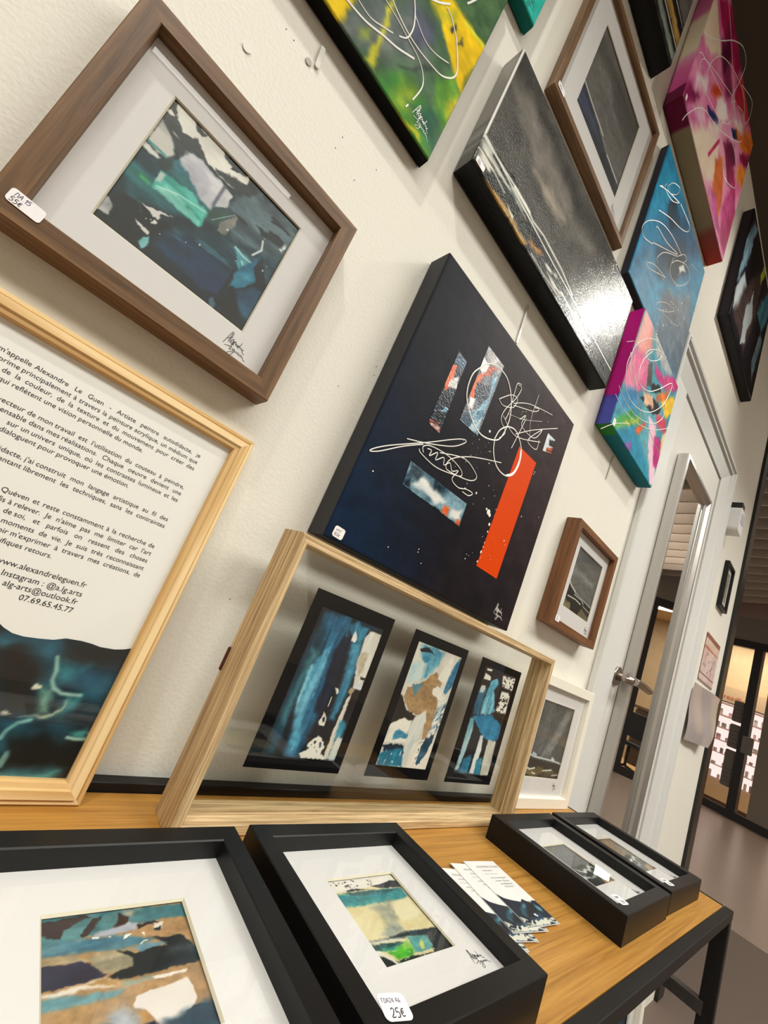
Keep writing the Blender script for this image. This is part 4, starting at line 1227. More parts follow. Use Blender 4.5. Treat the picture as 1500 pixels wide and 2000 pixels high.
OPS['rainbow'] = [
    ('F','3a8fa0','5aa4b0',70,3,6),
    ('P','e88f84','eda9a0',[(0.018,1.023),(0.175,1.06),(0.298,0.86),(0.132,0.619),(-0.006,0.683)],0.05,0.03,70,3,8,1),
    ('P','c9c4bc','8c98a4',[(0.131,1.055),(0.391,1.104),(0.924,1.09),(0.693,0.886),(0.374,0.886)],0.05,0.03,70,3,8,1),
    ('P','d85a8c','e889a8',[(-0.021,0.353),(0.009,0.665),(0.29,0.755),(0.384,0.532),(0.097,0.303)],0.04,0.03,70,3,8,1),
    ('P','c82878','d84888',[(0.396,0.803),(0.616,0.848),(1.042,1.101),(1.105,1.034),(0.734,0.776),(0.497,0.744)],0.03,0.02,0,4,12,1),
    ('P','2a74a4','3e8cb8',[(-0.076,0.184),(0.225,0.453),(0.393,0.411),(0.112,0.136)],0.04,0.03,30,3,8,1),
    ('P','2f8a4c','5cb04c',[(-0.016,-0.031),(0.247,0.269),(0.469,0.319),(0.218,0.101),(0.071,-0.004)],0.03,0.03,20,3,8,1),
    ('P','8ab43c','b8c048',[(0.169,0.114),(0.393,0.302),(0.427,0.261),(0.118,0.031)],0.02,0.02,0,4,12,1),
    ('P','1f98b0','2a86a8',[(0.054,-0.029),(0.414,0.222),(0.876,0.063),(0.942,-0.016),(0.602,-0.007)],0.04,0.03,70,3,8,1),
    ('P','e8b81c','f0c634',[(0.722,0.665),(0.943,0.867),(1.112,0.817),(0.888,0.602)],0.02,0.02,0,4,12,1),
    ('P','e07a2c','d8502c',[(0.619,0.662),(0.84,0.849),(0.827,0.735),(0.622,0.598)],0.03,0.02,0,4,12,1),
    ('P','c83c54','e06078',[(0.677,0.534),(0.934,0.614),(0.986,0.491),(0.751,0.448)],0.03,0.02,0,4,12,1),
    ('P','eab8cc','f0d0dc',[(0.566,0.429),(0.751,0.448),(1.031,0.062),(0.933,-0.004),(0.721,0.217)],0.02,0.02,85,4,8,1),
    ('P','c02878','a82070',[(0.773,0.362),(0.989,0.424),(0.999,0.161),(0.899,0.156)],0.02,0.02,80,4,8,1),
    ('P','e0c488','e8d4a8',[(0.957,0.524),(1.044,0.491),(1.024,0.257),(0.933,0.425)],0.02,0.02,0,4,12,1),
    ('P','7a5aa0','a05aa0',[(0.259,-0.05),(0.357,0.081),(0.435,0.037),(0.33,-0.039)],0.02,0.02,0,4,12,1),
    ('P','4a3c38','5c4c40',[(0.301,0.715),(0.366,0.78),(0.463,0.637),(0.382,0.563)],0.012,0.012,0,4,12,1),
    ('P','1a1a1c','2a2420',[(0.324,0.412),(0.461,0.554),(0.76,0.622),(0.696,0.513),(0.461,0.441)],0.01,0.03,0,4,12,1),
    ('P','18181a','201c1c',[(0.448,0.626),(0.597,0.748),(0.676,0.718),(0.514,0.606)],0.01,0.02,0,4,12,1),
    ('P','e8c4a4','d89c7c',[(0.363,0.502),(0.532,0.586),(0.594,0.513),(0.422,0.431)],0.02,0.02,0,4,12,1),
    ('P','d84830','e06a2c',[(0.393,0.194),(0.508,0.328),(0.556,0.327),(0.456,0.171)],0.01,0.01,0,4,12,1),
]
OPS['black11'] = [
    ('F','17171c','26262e',75,5,10),
    ('P','5c86a0','9fc0d0',[(-0.01,0.661),(0.063,0.953),(0.174,1.013),(0.111,0.557),(-0.013,0.264)],0.02,0.03,80,5,12,1),
    ('P','c9d6dc','e8ecec',[(0.004,0.249),(0.127,0.473),(0.227,0.457),(0.194,0.209),(0.028,0.099)],0.02,0.04,80,5,12,1),
    ('P','4a3c3c','5c4a48',[(0.069,0.06),(0.218,0.465),(0.359,0.714),(0.576,0.938),(0.598,0.52),(0.494,0.083)],0.04,0.03,80,5,12,1),
    ('P','d8dcdc','b8c4c8',[(0.328,0.37),(0.414,0.593),(0.51,0.438),(0.455,0.117),(0.375,0.047)],0.01,0.03,80,5,12,1),
    ('P','b8c43c','d8cc30',[(0.486,0.846),(0.548,1.042),(0.624,1.027),(0.57,0.821)],0.01,0.02,0,4,12,1),
    ('P','3c7890','5a98ac',[(0.602,0.596),(0.82,0.995),(0.982,0.877),(0.847,0.565)],0.03,0.03,80,5,12,1),
    ('P','18181c','101014',[(0.133,0.823),(0.369,1.015),(0.466,0.861),(0.24,0.59)],0.02,0.03,80,5,12,1),
    ('P','6c8c9c','a8bcc4',[(0.756,0.234),(0.847,0.565),(0.932,0.583),(0.886,0.127)],0.02,0.03,80,5,12,1),
]
OPS['C'] = [
    ('F','5a5c5b','676968',-8,6,5),
    ('P','8d9090','7a7d7d',[(0.036,0.683),(0.414,0.677),(0.877,0.645),(0.858,0.566),(0.321,0.561),(0.006,0.536)],0.06,0.04,-8,5,8,0.8),
    ('P','454746','505251',[(0.055,0.994),(0.926,1.003),(0.95,0.863),(0.359,0.856)],0.06,0.03,-8,5,8,0.6),
    ('P','1a1c1c','232625',[(0.0,0.0),(1.0,0.0),(1.0,0.24),(0.7,0.27),(0.4,0.31),(0.15,0.36),(0.0,0.4)],0.012,0.012,-5,4,12,1),
    ('L','dfe0dc',[(0.0,0.43),(0.12,0.37),(0.35,0.31)],0.022,0.008,1),
    ('L','c8cac8',[(0.35,0.31),(0.7,0.28),(1.0,0.26)],0.012,0.006,0.9),
    ('L','d4d6d2',[(0.1,0.2),(0.4,0.22),(0.6,0.2)],0.018,0.006,1),
    ('L','e0e0dc',[(0.3,0.28),(0.6,0.27),(0.7,0.23)],0.014,0.006,1),
    ('L','d0d2ce',[(0.7,0.2),(1.0,0.17)],0.012,0.005,1),
    ('P','6c6448','8a7f60',[(0.0,0.0),(0.3,0.0),(0.25,0.1),(0.0,0.14)],0.02,0.03,0,3,10,1),
    ('P','77705a','5a5540',[(0.55,0.0),(1.0,0.0),(1.0,0.1),(0.7,0.14)],0.02,0.04,0,3,10,1),
]
OPS['s13'] = [
    ('F','c4bcb0','b0a89c',90,2,5),
    ('P','7c746a','5c564e',[(0.3,0.1),(0.7,0.15),(0.65,0.5),(0.55,0.85),(0.4,0.8),(0.35,0.4)],0.04,0.06,90,2,10,0.8),
]
OPS['white'] = [
    ('F','4c4f4f','5c5f5e',30,4,5),
    ('P','8d9090','a8aaa9',[(0.802,0.953),(0.996,0.977),(0.596,0.292),(0.306,0.248)],0.06,0.03,65,6,6,0.6),
    ('P','7a7d7d','8c8f8f',[(0.241,0.95),(0.391,0.971),(0.316,0.317),(0.182,0.284)],0.06,0.03,65,6,6,0.4),
    ('P','1c1e1c','2a2c26',[(0.0,0.0),(1.0,0.0),(1.0,0.2),(0.0,0.24)],0.015,0.02,0,4,10,1),
    ('L','dfe2e2',[(0.0,0.29),(0.15,0.26),(0.5,0.25),(0.75,0.24),(1.0,0.22)],0.02,0.008,1),
    ('L','c8d4dc',[(0.1,0.3),(0.2,0.28)],0.03,0.012,1),
    ('L','d8dee0',[(0.68,0.27),(0.75,0.25)],0.04,0.015,1),
    ('P','5c5230','7a6c40',[(0.0,0.02),(0.3,0.02),(0.5,0.08),(0.45,0.16),(0.2,0.13),(0.0,0.1)],0.02,0.04,0,4,10,1),
    ('P','6c5c3c','4c4428',[(0.5,0.02),(0.9,0.04),(0.8,0.12),(0.55,0.1)],0.02,0.04,0,4,10,1),
    ('L','e8e8e0',[(0.0,0.12),(0.12,0.1),(0.25,0.12)],0.02,0.006,1),
    ('L','e4e4dc',[(0.5,0.1),(0.75,0.12)],0.018,0.006,1),
    ('L','d8d8d0',[(0.2,0.06),(0.3,0.05)],0.02,0.006,1),
    ('L','d8d8d0',[(0.8,0.05),(1.0,0.07)],0.015,0.006,1),
]
OPS['P1'] = [
    ('F','0d1016','11151b',90,6,10),
    ('P','1c5070','2a6e90',[(0.072,0.98),(0.472,1.009),(0.515,0.786),(0.503,0.316),(0.463,-0.007),(0.269,-0.008),(0.177,0.493)],0.05,0.03,90,12,30,1),
    ('P','1d4a5e','14303e',[(0.012,0.697),(0.081,0.949),(0.243,0.77),(0.184,0.271),(0.133,0.014),(0.048,0.01),(0.006,0.29),(-0.013,0.587)],0.05,0.03,90,12,30,0.9),
    ('P','3c7c88','5d8a7c',[(0.09,0.711),(0.181,0.711),(0.127,0.412),(0.134,0.195),(0.079,0.198),(0.073,0.479)],0.04,0.03,90,12,30,0.8),
    ('P','4a9ab8','7cbcd0',[(0.148,0.566),(0.314,0.783),(0.34,0.594),(0.344,0.286),(0.402,0.07),(0.327,0.023),(0.181,0.344)],0.04,0.02,90,14,40,0.9),
    ('P','9ccfd8','6cb0c4',[(0.166,0.599),(0.195,0.619),(0.206,0.421),(0.199,0.287),(0.16,0.371)],0.02,0.015,90,12,40,0.8),
    ('P','12223a','0e1626',[(0.442,0.874),(0.584,0.832),(0.582,0.663),(0.605,0.469),(0.532,0.319),(0.417,0.308),(0.421,0.494),(0.39,0.731)],0.03,0.03,90,10,30,1),
    ('P','2c6c88','4a8ea8',[(0.584,0.832),(0.745,0.861),(0.812,0.646),(0.793,0.409),(0.764,0.277),(0.689,0.286),(0.674,0.51)],0.04,0.02,90,10,30,1),
    ('P','3a86a2','27607c',[(0.605,1.028),(0.806,0.998),(0.745,0.861),(0.615,0.838),(0.454,0.944)],0.03,0.02,90,8,30,1),
    ('P','0e3c5c','0a2438',[(0.563,1.011),(0.837,1.032),(0.98,0.987),(0.843,0.978),(0.633,0.972)],0.02,0.02,0,4,12,1),
    ('P','e2dfd4','d2cdc0',[(0.798,0.96),(0.991,0.961),(1.007,0.881),(1.006,0.621),(0.973,0.521),(0.858,0.525),(0.778,0.71),(0.753,0.898)],0.01,0.015,90,6,20,1),
    ('P','b8a890','cfc6b6',[(0.787,0.789),(0.895,0.799),(0.918,0.679),(0.872,0.62),(0.752,0.74)],0.02,0.02,90,4,14,1),
    ('P','0f0c10','181216',[(0.912,0.617),(1.009,0.617),(0.987,0.597),(0.929,0.598)],0.006,0.01,0,4,12,1),
    ('P','d6d8d8','b8c4c8',[(0.879,0.544),(0.99,0.593),(1.015,0.518),(0.858,0.525)],0.01,0.015,0,4,12,1),
    ('P','120c10','1a1216',[(0.853,0.465),(0.936,0.521),(0.997,0.516),(0.972,0.411),(0.882,0.311),(0.847,0.332)],0.01,0.015,0,4,12,1),
    ('P','a8946c','bca880',[(0.811,0.494),(0.835,0.53),(0.902,0.517),(0.87,0.467)],0.008,0.01,0,4,12,1),
    ('P','cfc9ba','ddd6c6',[(0.833,0.446),(0.88,0.477),(0.895,0.159),(0.876,0.017),(0.819,0.007),(0.813,0.217)],0.01,0.01,90,6,20,1),
    ('P','246c88','3c94ac',[(0.86,0.285),(0.973,0.278),(0.982,0.181),(0.887,0.127)],0.03,0.02,90,6,20,1),
    ('P','dcdcd0','bcc8c4',[(0.915,0.176),(1.011,0.166),(1.003,0.006),(0.87,0.005)],0.02,0.015,90,6,20,1),
    ('P','ece8dc','e2ddd0',[(0.629,0.161),(0.717,0.132),(0.776,0.089),(0.758,0.043),(0.87,0.005),(0.514,0.002),(0.456,0.029),(0.546,0.055),(0.526,0.098)],0.006,0.012,0,4,12,1),
    ('P','12303c','1c4454',[(0.603,0.125),(0.639,0.12),(0.627,0.097),(0.603,0.107)],0.002,0.003,0,4,12,1),
    ('P','12303c','1c4454',[(0.68,0.119),(0.713,0.117),(0.729,0.087),(0.705,0.078)],0.002,0.003,0,4,12,1),
    ('P','12303c','1c4454',[(0.569,0.101),(0.59,0.095),(0.584,0.083)],0.002,0.003,0,4,12,1),
    ('P','12303c','1c4454',[(0.54,0.081),(0.565,0.078),(0.562,0.063),(0.544,0.066)],0.002,0.003,0,4,12,1),
    ('P','12303c','1c4454',[(0.671,0.061),(0.697,0.059),(0.698,0.047)],0.002,0.003,0,4,12,1),
    ('P','12303c','1c4454',[(0.625,0.089),(0.646,0.083),(0.643,0.071)],0.002,0.003,0,4,12,1),
    ('P','ece8dc','e2ddd0',[(0.574,0.327),(0.643,0.282),(0.654,0.229),(0.567,0.237),(0.562,0.264),(0.577,0.284)],0.004,0.012,0,4,12,1),
    ('P','101c2c','101c2c',[(0.59,0.278),(0.616,0.295),(0.639,0.266),(0.614,0.249)],0.003,0.005,0,4,12,1),
    ('P','eeeae0','e2ddd0',[(0.604,0.501),(0.649,0.499),(0.681,0.47),(0.659,0.455)],0.003,0.004,0,4,12,1),
    ('P','eeeae0','e2ddd0',[(0.578,0.926),(0.638,0.876),(0.639,0.842),(0.567,0.842),(0.564,0.888)],0.003,0.004,0,4,12,1),
    ('L','eeeae0',[(0.605,0.429),(0.608,0.405),(0.607,0.365)],0.012,0.004,1),
    ('L','0c1016',[(0.224,0.872),(0.218,0.782),(0.212,0.693)],0.012,0.004,0.9),
]
OPS['P2'] = [
    ('F','d8d2c4','c9c6bc',90,6,8),
    ('P','3c86a4','6cb0c0',[(0.073,0.986),(0.258,1.004),(0.598,0.981),(0.54,0.858),(0.383,0.736),(0.293,0.725),(0.291,0.845),(0.148,0.896)],0.04,0.03,90,8,20,1),
    ('P','9cc4c8','c8d6d0',[(0.028,0.811),(0.231,0.857),(0.293,0.725),(0.147,0.67),(0.04,0.658)],0.05,0.03,90,8,20,1),
    ('P','0c1218','141c24',[(0.06,0.944),(0.225,0.984),(0.39,0.941),(0.445,0.938),(0.259,0.943),(0.1,0.925)],0.008,0.015,0,4,12,1),
    ('P','2a7898','4a98b4',[(0.148,0.896),(0.283,0.915),(0.336,0.882),(0.261,0.851),(0.19,0.862)],0.015,0.012,0,4,12,1),
    ('P','9c7c54','a88860',[(0.556,0.808),(0.75,0.737),(0.755,0.604),(0.81,0.508),(0.821,0.339),(0.777,0.239),(0.706,0.236),(0.615,0.462),(0.43,0.418),(0.238,0.45),(0.072,0.538),(0.091,0.625),(0.323,0.689),(0.461,0.765)],0.008,0.02,0,4,12,1),
    ('P','5a8894','3c7488',[(0.158,0.656),(0.353,0.683),(0.302,0.599),(0.25,0.574)],0.008,0.02,0,4,12,1),
    ('P','ece7da','dcd8cc',[(0.72,0.902),(0.794,0.982),(0.849,0.952),(0.837,0.832),(0.825,0.746),(0.725,0.735),(0.627,0.754),(0.661,0.842)],0.006,0.012,0,4,12,1),
    ('P','ece7da','e2dccf',[(0.594,0.669),(0.675,0.698),(0.819,0.672),(0.847,0.623),(0.957,0.624),(0.854,0.583),(0.73,0.602),(0.609,0.62)],0.005,0.01,0,4,12,1),
    ('P','246084','3c84a4',[(0.918,0.939),(0.991,0.993),(1.022,0.887),(0.988,0.722),(0.907,0.65),(0.84,0.664),(0.853,0.813)],0.015,0.02,80,5,20,1),
    ('P','14120f','1c1814',[(-0.026,0.575),(0.094,0.512),(0.216,0.448),(0.43,0.418),(0.408,0.359),(0.147,0.368),(0.032,0.297),(-0.083,0.333),(-0.036,0.482)],0.01,0.015,0,4,12,1),
    ('P','ece7da','e0dccf',[(0.011,0.322),(0.203,0.382),(0.4,0.368),(0.349,0.262),(0.445,0.203),(0.152,0.179),(0.003,0.18),(0.027,0.252)],0.008,0.02,0,4,12,1),
    ('P','3c88a8','5ca4bc',[(0.129,0.258),(0.191,0.289),(0.423,0.257),(0.401,0.228),(0.228,0.219),(0.138,0.196)],0.01,0.015,0,4,12,1),
    ('P','e4dfd2','c4ccc8',[(0.46,0.411),(0.6,0.48),(0.677,0.388),(0.612,0.231),(0.527,0.106),(0.519,0.006),(0.467,0.013),(0.401,0.228),(0.4,0.368)],0.015,0.015,80,6,20,1),
    ('P','ece7da','ddd8ca',[(0.581,0.21),(0.753,0.238),(0.994,0.291),(1.001,0.005),(0.563,0.007),(0.565,0.116)],0.01,0.02,80,4,14,1),
    ('P','10384e','1c5a78',[(0.786,0.259),(0.944,0.318),(0.966,0.23),(0.886,0.11),(0.787,0.022),(0.748,0.04),(0.752,0.181)],0.008,0.02,80,3,20,1),
    ('P','2c5c74','d8dcd8',[(0.827,0.519),(0.982,0.595),(1.025,0.413),(0.978,0.31),(0.835,0.262),(0.823,0.399)],0.01,0.03,70,2,26,1),
    ('K','ece7da',[(0.795,0.557),(0.983,0.626),(1.025,0.413),(0.986,0.3),(0.826,0.242)],0.52,34,60,1.5),
    ('K','3c2c20',[(0.596,0.192),(0.802,0.241),(0.923,0.007),(0.708,0.002)],0.66,34,60,1.5),
    ('P','0c1c28','16384c',[(0.004,0.154),(0.401,0.173),(0.43,0.111),(0.279,0.105),(0.155,0.074),(0.046,0.104)],0.01,0.03,0,4,12,1),
    ('P','1c6c88','2c8ca8',[(-0.007,0.093),(0.394,0.155),(0.496,0.005),(0.01,0.0)],0.02,0.02,85,5,16,1),
    ('K','dfe6e4',[(-0.008,0.119),(0.386,0.136),(0.467,0.013),(0.082,0.011)],0.68,30,85,2),
]
OPS['P3'] = [
    ('F','171214','1f181a',90,4,8),
    ('P','1a6c94','2a86ac',[(0.089,0.527),(0.596,0.576),(0.979,0.489),(1.015,0.373),(0.85,0.305),(0.511,0.356),(0.331,0.402),(0.185,0.415)],0.02,0.02,85,5,12,1),
    ('P','3c94b4','7cbcd0',[(0.299,0.893),(0.448,0.919),(0.527,0.874),(0.43,0.79),(0.293,0.788),(0.254,0.867)],0.015,0.015,80,4,12,1),
    ('P','8cc4d0','4a98b0',[(0.258,0.826),(0.462,0.794),(0.634,0.612),(0.529,0.571),(0.237,0.549),(0.225,0.676)],0.02,0.02,85,5,14,1),
    ('P','3c7488','1c5068',[(0.018,0.761),(0.214,0.801),(0.205,0.547),(0.05,0.535),(-0.003,0.636)],0.02,0.02,85,5,14,1),
    ('P','ece7da','e0dccf',[(0.042,0.935),(0.226,0.916),(0.246,0.877),(0.047,0.876)],0.006,0.008,0,4,12,1),
    ('P','e8e4d8','dcd8cc',[(0.05,0.981),(0.227,0.987),(0.197,0.965),(0.066,0.963)],0.005,0.006,0,4,12,1),
    ('P','d8d8d0','b8c4c4',[(0.036,0.814),(0.166,0.817),(0.156,0.754),(0.034,0.742)],0.01,0.015,0,4,12,1),
    ('K','ece7da',[(0.552,0.977),(1.011,0.99),(1.042,0.849),(0.638,0.854)],0.4,30,0,1.5),
    ('K','ece7da',[(0.667,0.824),(0.981,0.832),(1.016,0.608),(0.661,0.603)],0.42,30,20,1.5),
    ('P','10141c','181c24',[(0.067,0.515),(0.263,0.442),(0.468,0.365),(0.425,0.295),(0.247,0.263),(0.108,0.389)],0.015,0.015,0,4,12,1),
    ('P','5c9cac','a8c8cc',[(0.008,0.49),(0.098,0.517),(0.171,0.392),(0.154,0.214),(0.105,0.031),(0.018,0.018),(0.025,0.253)],0.02,0.015,85,8,20,1),
    ('P','c8d4d4','e0e4e0',[(0.434,0.364),(0.518,0.368),(0.585,0.233),(0.567,0.008),(0.429,0.005),(0.434,0.204)],0.015,0.012,85,6,16,1),
    ('P','bcbcae','d4d0c2',[(0.707,0.338),(0.956,0.334),(1.013,0.007),(0.755,0.001),(0.716,0.168)],0.012,0.01,85,6,16,1),
    ('P','1c6080','2a7c9c',[(0.153,0.135),(0.353,0.177),(0.396,0.004),(0.127,0.003)],0.03,0.02,85,6,16,1),
    ('P','1c6480','2f86a0',[(0.527,0.137),(0.68,0.167),(0.755,0.001),(0.572,0.002)],0.02,0.02,85,6,16,1),
]
OPS['bf1'] = [
    ('F','a9845a','b08c62',3,4,8),
    ('P','3c7078','4e8088',[(0.006,0.999),(0.51,0.983),(0.995,0.975),(0.996,0.849),(0.742,0.851),(0.3,0.811),(0.008,0.727)],0.015,0.02,2,5,12,1),
    ('P','2c1f22','352628',[(0.006,0.956),(0.286,0.98),(0.326,0.945),(0.207,0.897),(0.133,0.81),(0.073,0.831),(0.007,0.893)],0.008,0.015,0,4,12,1),
    ('P','3f7478','55868a',[(0.133,0.81),(0.166,0.877),(0.275,0.941),(0.335,0.938),(0.259,0.808)],0.008,0.01,0,4,12,1),
    ('P','2f2326','2f2326',[(0.251,0.819),(0.335,0.943),(0.397,0.951),(0.373,0.886),(0.291,0.807),(0.266,0.801)],0.006,0.008,0,4,12,1),
    ('P','4e8084','3f7074',[(0.318,0.829),(0.427,0.983),(0.519,0.982),(0.487,0.868),(0.438,0.83)],0.01,0.01,0,4,12,1),
    ('P','301c1c','301c1c',[(0.507,0.959),(0.567,0.914),(0.56,0.867),(0.48,0.812),(0.446,0.829),(0.488,0.879)],0.008,0.012,0,4,12,1),
    ('P','98998a','c0b498',[(0.529,0.98),(0.602,0.958),(0.595,0.91),(0.559,0.927)],0.02,0.02,0,4,12,1),
    ('P','b8bcc8','a4a8b4',[(0.299,0.8),(0.438,0.83),(0.57,0.872),(0.624,0.851),(0.596,0.792),(0.486,0.789),(0.364,0.783)],0.012,0.015,0,4,12,1),
    ('P','2c2024','2c2024',[(0.612,0.836),(0.743,0.856),(0.769,0.834),(0.678,0.825),(0.625,0.799)],0.006,0.012,0,4,12,1),
    ('P','a4805a','b48e60',[(0.786,0.819),(0.951,0.849),(1.005,0.759),(1.003,0.674),(0.852,0.701),(0.739,0.733),(0.668,0.768)],0.012,0.015,0,4,12,1),
    ('P','e6ddd4','dccfc4',[(0.728,0.829),(0.799,0.829),(0.777,0.773),(0.726,0.77)],0.006,0.01,0,4,12,1),
    ('P','15181c','15181c',[(0.719,0.783),(0.783,0.802),(0.764,0.763),(0.726,0.77)],0.005,0.006,0,4,12,1),
    ('P','5a8894','3c6c80',[(0.008,0.784),(0.298,0.79),(0.537,0.769),(0.713,0.703),(0.614,0.678),(0.47,0.663),(0.228,0.692),(0.008,0.708)],0.02,0.015,2,8,20,1),
    ('P','a8987c','9c8460',[(0.008,0.699),(0.227,0.672),(0.286,0.622),(0.248,0.63),(0.009,0.649)],0.01,0.012,0,4,12,1),
    ('P','a89c80','807c68',[(0.287,0.641),(0.386,0.67),(0.555,0.646),(0.557,0.544),(0.485,0.521),(0.387,0.514),(0.314,0.578)],0.02,0.02,2,4,12,1),
    ('P','22263c','2a2a44',[(0.005,0.645),(0.248,0.63),(0.293,0.611),(0.342,0.543),(0.386,0.51),(0.277,0.494),(0.01,0.483)],0.008,0.012,20,3,14,1),
    ('P','161a1c','22282c',[(0.462,0.665),(0.579,0.626),(0.701,0.639),(0.789,0.644),(0.706,0.716),(0.921,0.688),(0.974,0.609),(0.992,0.471),(0.798,0.471),(0.657,0.462),(0.461,0.46),(0.393,0.504),(0.487,0.53),(0.539,0.538),(0.546,0.586)],0.01,0.015,3,5,10,1),
    ('P','3a4448','4a5458',[(0.782,0.612),(0.967,0.622),(0.982,0.562),(0.782,0.569)],0.03,0.02,2,6,10,0.7),
    ('P','4c7c90','7ca0ac',[(0.558,0.667),(0.654,0.692),(0.782,0.657),(0.701,0.639),(0.615,0.624)],0.01,0.015,0,4,12,1),
    ('P','e2d8cc','d8c8b0',[(0.007,0.468),(0.166,0.478),(0.368,0.491),(0.443,0.45),(0.433,0.43),(0.244,0.45),(0.103,0.439)],0.012,0.012,0,4,12,1),
    ('P','b48c58','c09a66',[(0.245,0.475),(0.369,0.495),(0.443,0.446),(0.433,0.43)],0.01,0.01,0,4,12,1),
    ('P','4a7c88','6c98a0',[(0.004,0.453),(0.213,0.424),(0.469,0.399),(0.433,0.368),(0.21,0.359),(0.005,0.375)],0.015,0.012,3,8,20,1),
    ('P','9aa08c','7c8c84',[(0.458,0.442),(0.645,0.446),(0.649,0.416),(0.486,0.408)],0.012,0.012,0,4,12,1),
    ('P','e8dfd6','e0d4c8',[(0.649,0.44),(0.771,0.437),(0.877,0.438),(0.862,0.416),(0.657,0.414)],0.005,0.008,0,4,12,1),
    ('P','e8dfd8','e2d8d0',[(0.534,0.343),(0.861,0.376),(0.894,0.252),(0.871,0.203),(0.744,0.132),(0.641,0.12),(0.61,0.169),(0.573,0.238),(0.499,0.274)],0.006,0.012,0,4,12,1),
    ('P','9aa0a8','b8bcc0',[(0.377,0.282),(0.442,0.315),(0.533,0.24),(0.523,0.177),(0.432,0.126),(0.347,0.139),(0.371,0.228)],0.04,0.03,0,4,12,1),
    ('P','4a5054','6a6c68',[(0.215,0.205),(0.315,0.244),(0.371,0.228),(0.347,0.139),(0.2,0.182)],0.04,0.03,0,4,12,1),
    ('P','b8884c','a87c48',[(0.528,0.233),(0.565,0.236),(0.596,0.182),(0.539,0.181)],0.015,0.015,0,4,12,1),
    ('P','10182c','0c1420',[(0.44,0.131),(0.514,0.172),(0.61,0.169),(0.641,0.12),(0.759,0.119),(0.798,0.169),(0.906,0.193),(0.988,0.177),(0.982,0.101),(0.881,0.077),(0.761,0.061),(0.743,0.021),(0.43,0.114)],0.008,0.015,0,4,12,1),
    ('P','3c90b4','1c5c84',[(0.542,0.148),(0.604,0.139),(0.674,0.086),(0.743,0.058),(0.7,0.055),(0.596,0.101),(0.533,0.096)],0.015,0.02,0,4,12,1),
    ('P','e4e4e4','c8d4dc',[(0.511,0.103),(0.625,0.085),(0.732,0.046),(0.719,0.028),(0.501,0.093)],0.012,0.015,0,4,12,1),
    ('P','2c5c60','4c7c74',[(0.862,0.074),(0.98,0.093),(0.993,0.019),(0.777,0.024)],0.015,0.03,0,4,12,1),
    ('P','f0ede4','e8e4da',[(0.319,0.791),(0.364,0.789),(0.363,0.773),(0.318,0.778)],0.003,0.004,0,4,12,1),
    ('P','f0ede4','e8e4da',[(0.414,0.774),(0.436,0.781),(0.435,0.767)],0.003,0.004,0,4,12,1),
    ('P','f0ede4','e8e4da',[(0.519,0.772),(0.575,0.775),(0.534,0.747),(0.51,0.738)],0.003,0.004,0,4,12,1),
    ('P','f0ede4','e8e4da',[(0.631,0.775),(0.654,0.771),(0.653,0.737)],0.003,0.004,0,4,12,1),
    ('L','e8eaea',[(0.615,0.683),(0.637,0.701),(0.661,0.704)],0.008,0.004,1),
    ('P','b08c62','a47e56',[(0.0,0.0),(0.3,0.0),(0.25,0.25),(0.0,0.2)],0.03,0.03,2,4,8,1),
    ('P','1c3444','2c5464',[(0.3,0.0),(1.0,0.0),(1.0,0.2),(0.5,0.12)],0.03,0.03,2,4,8,1),
]
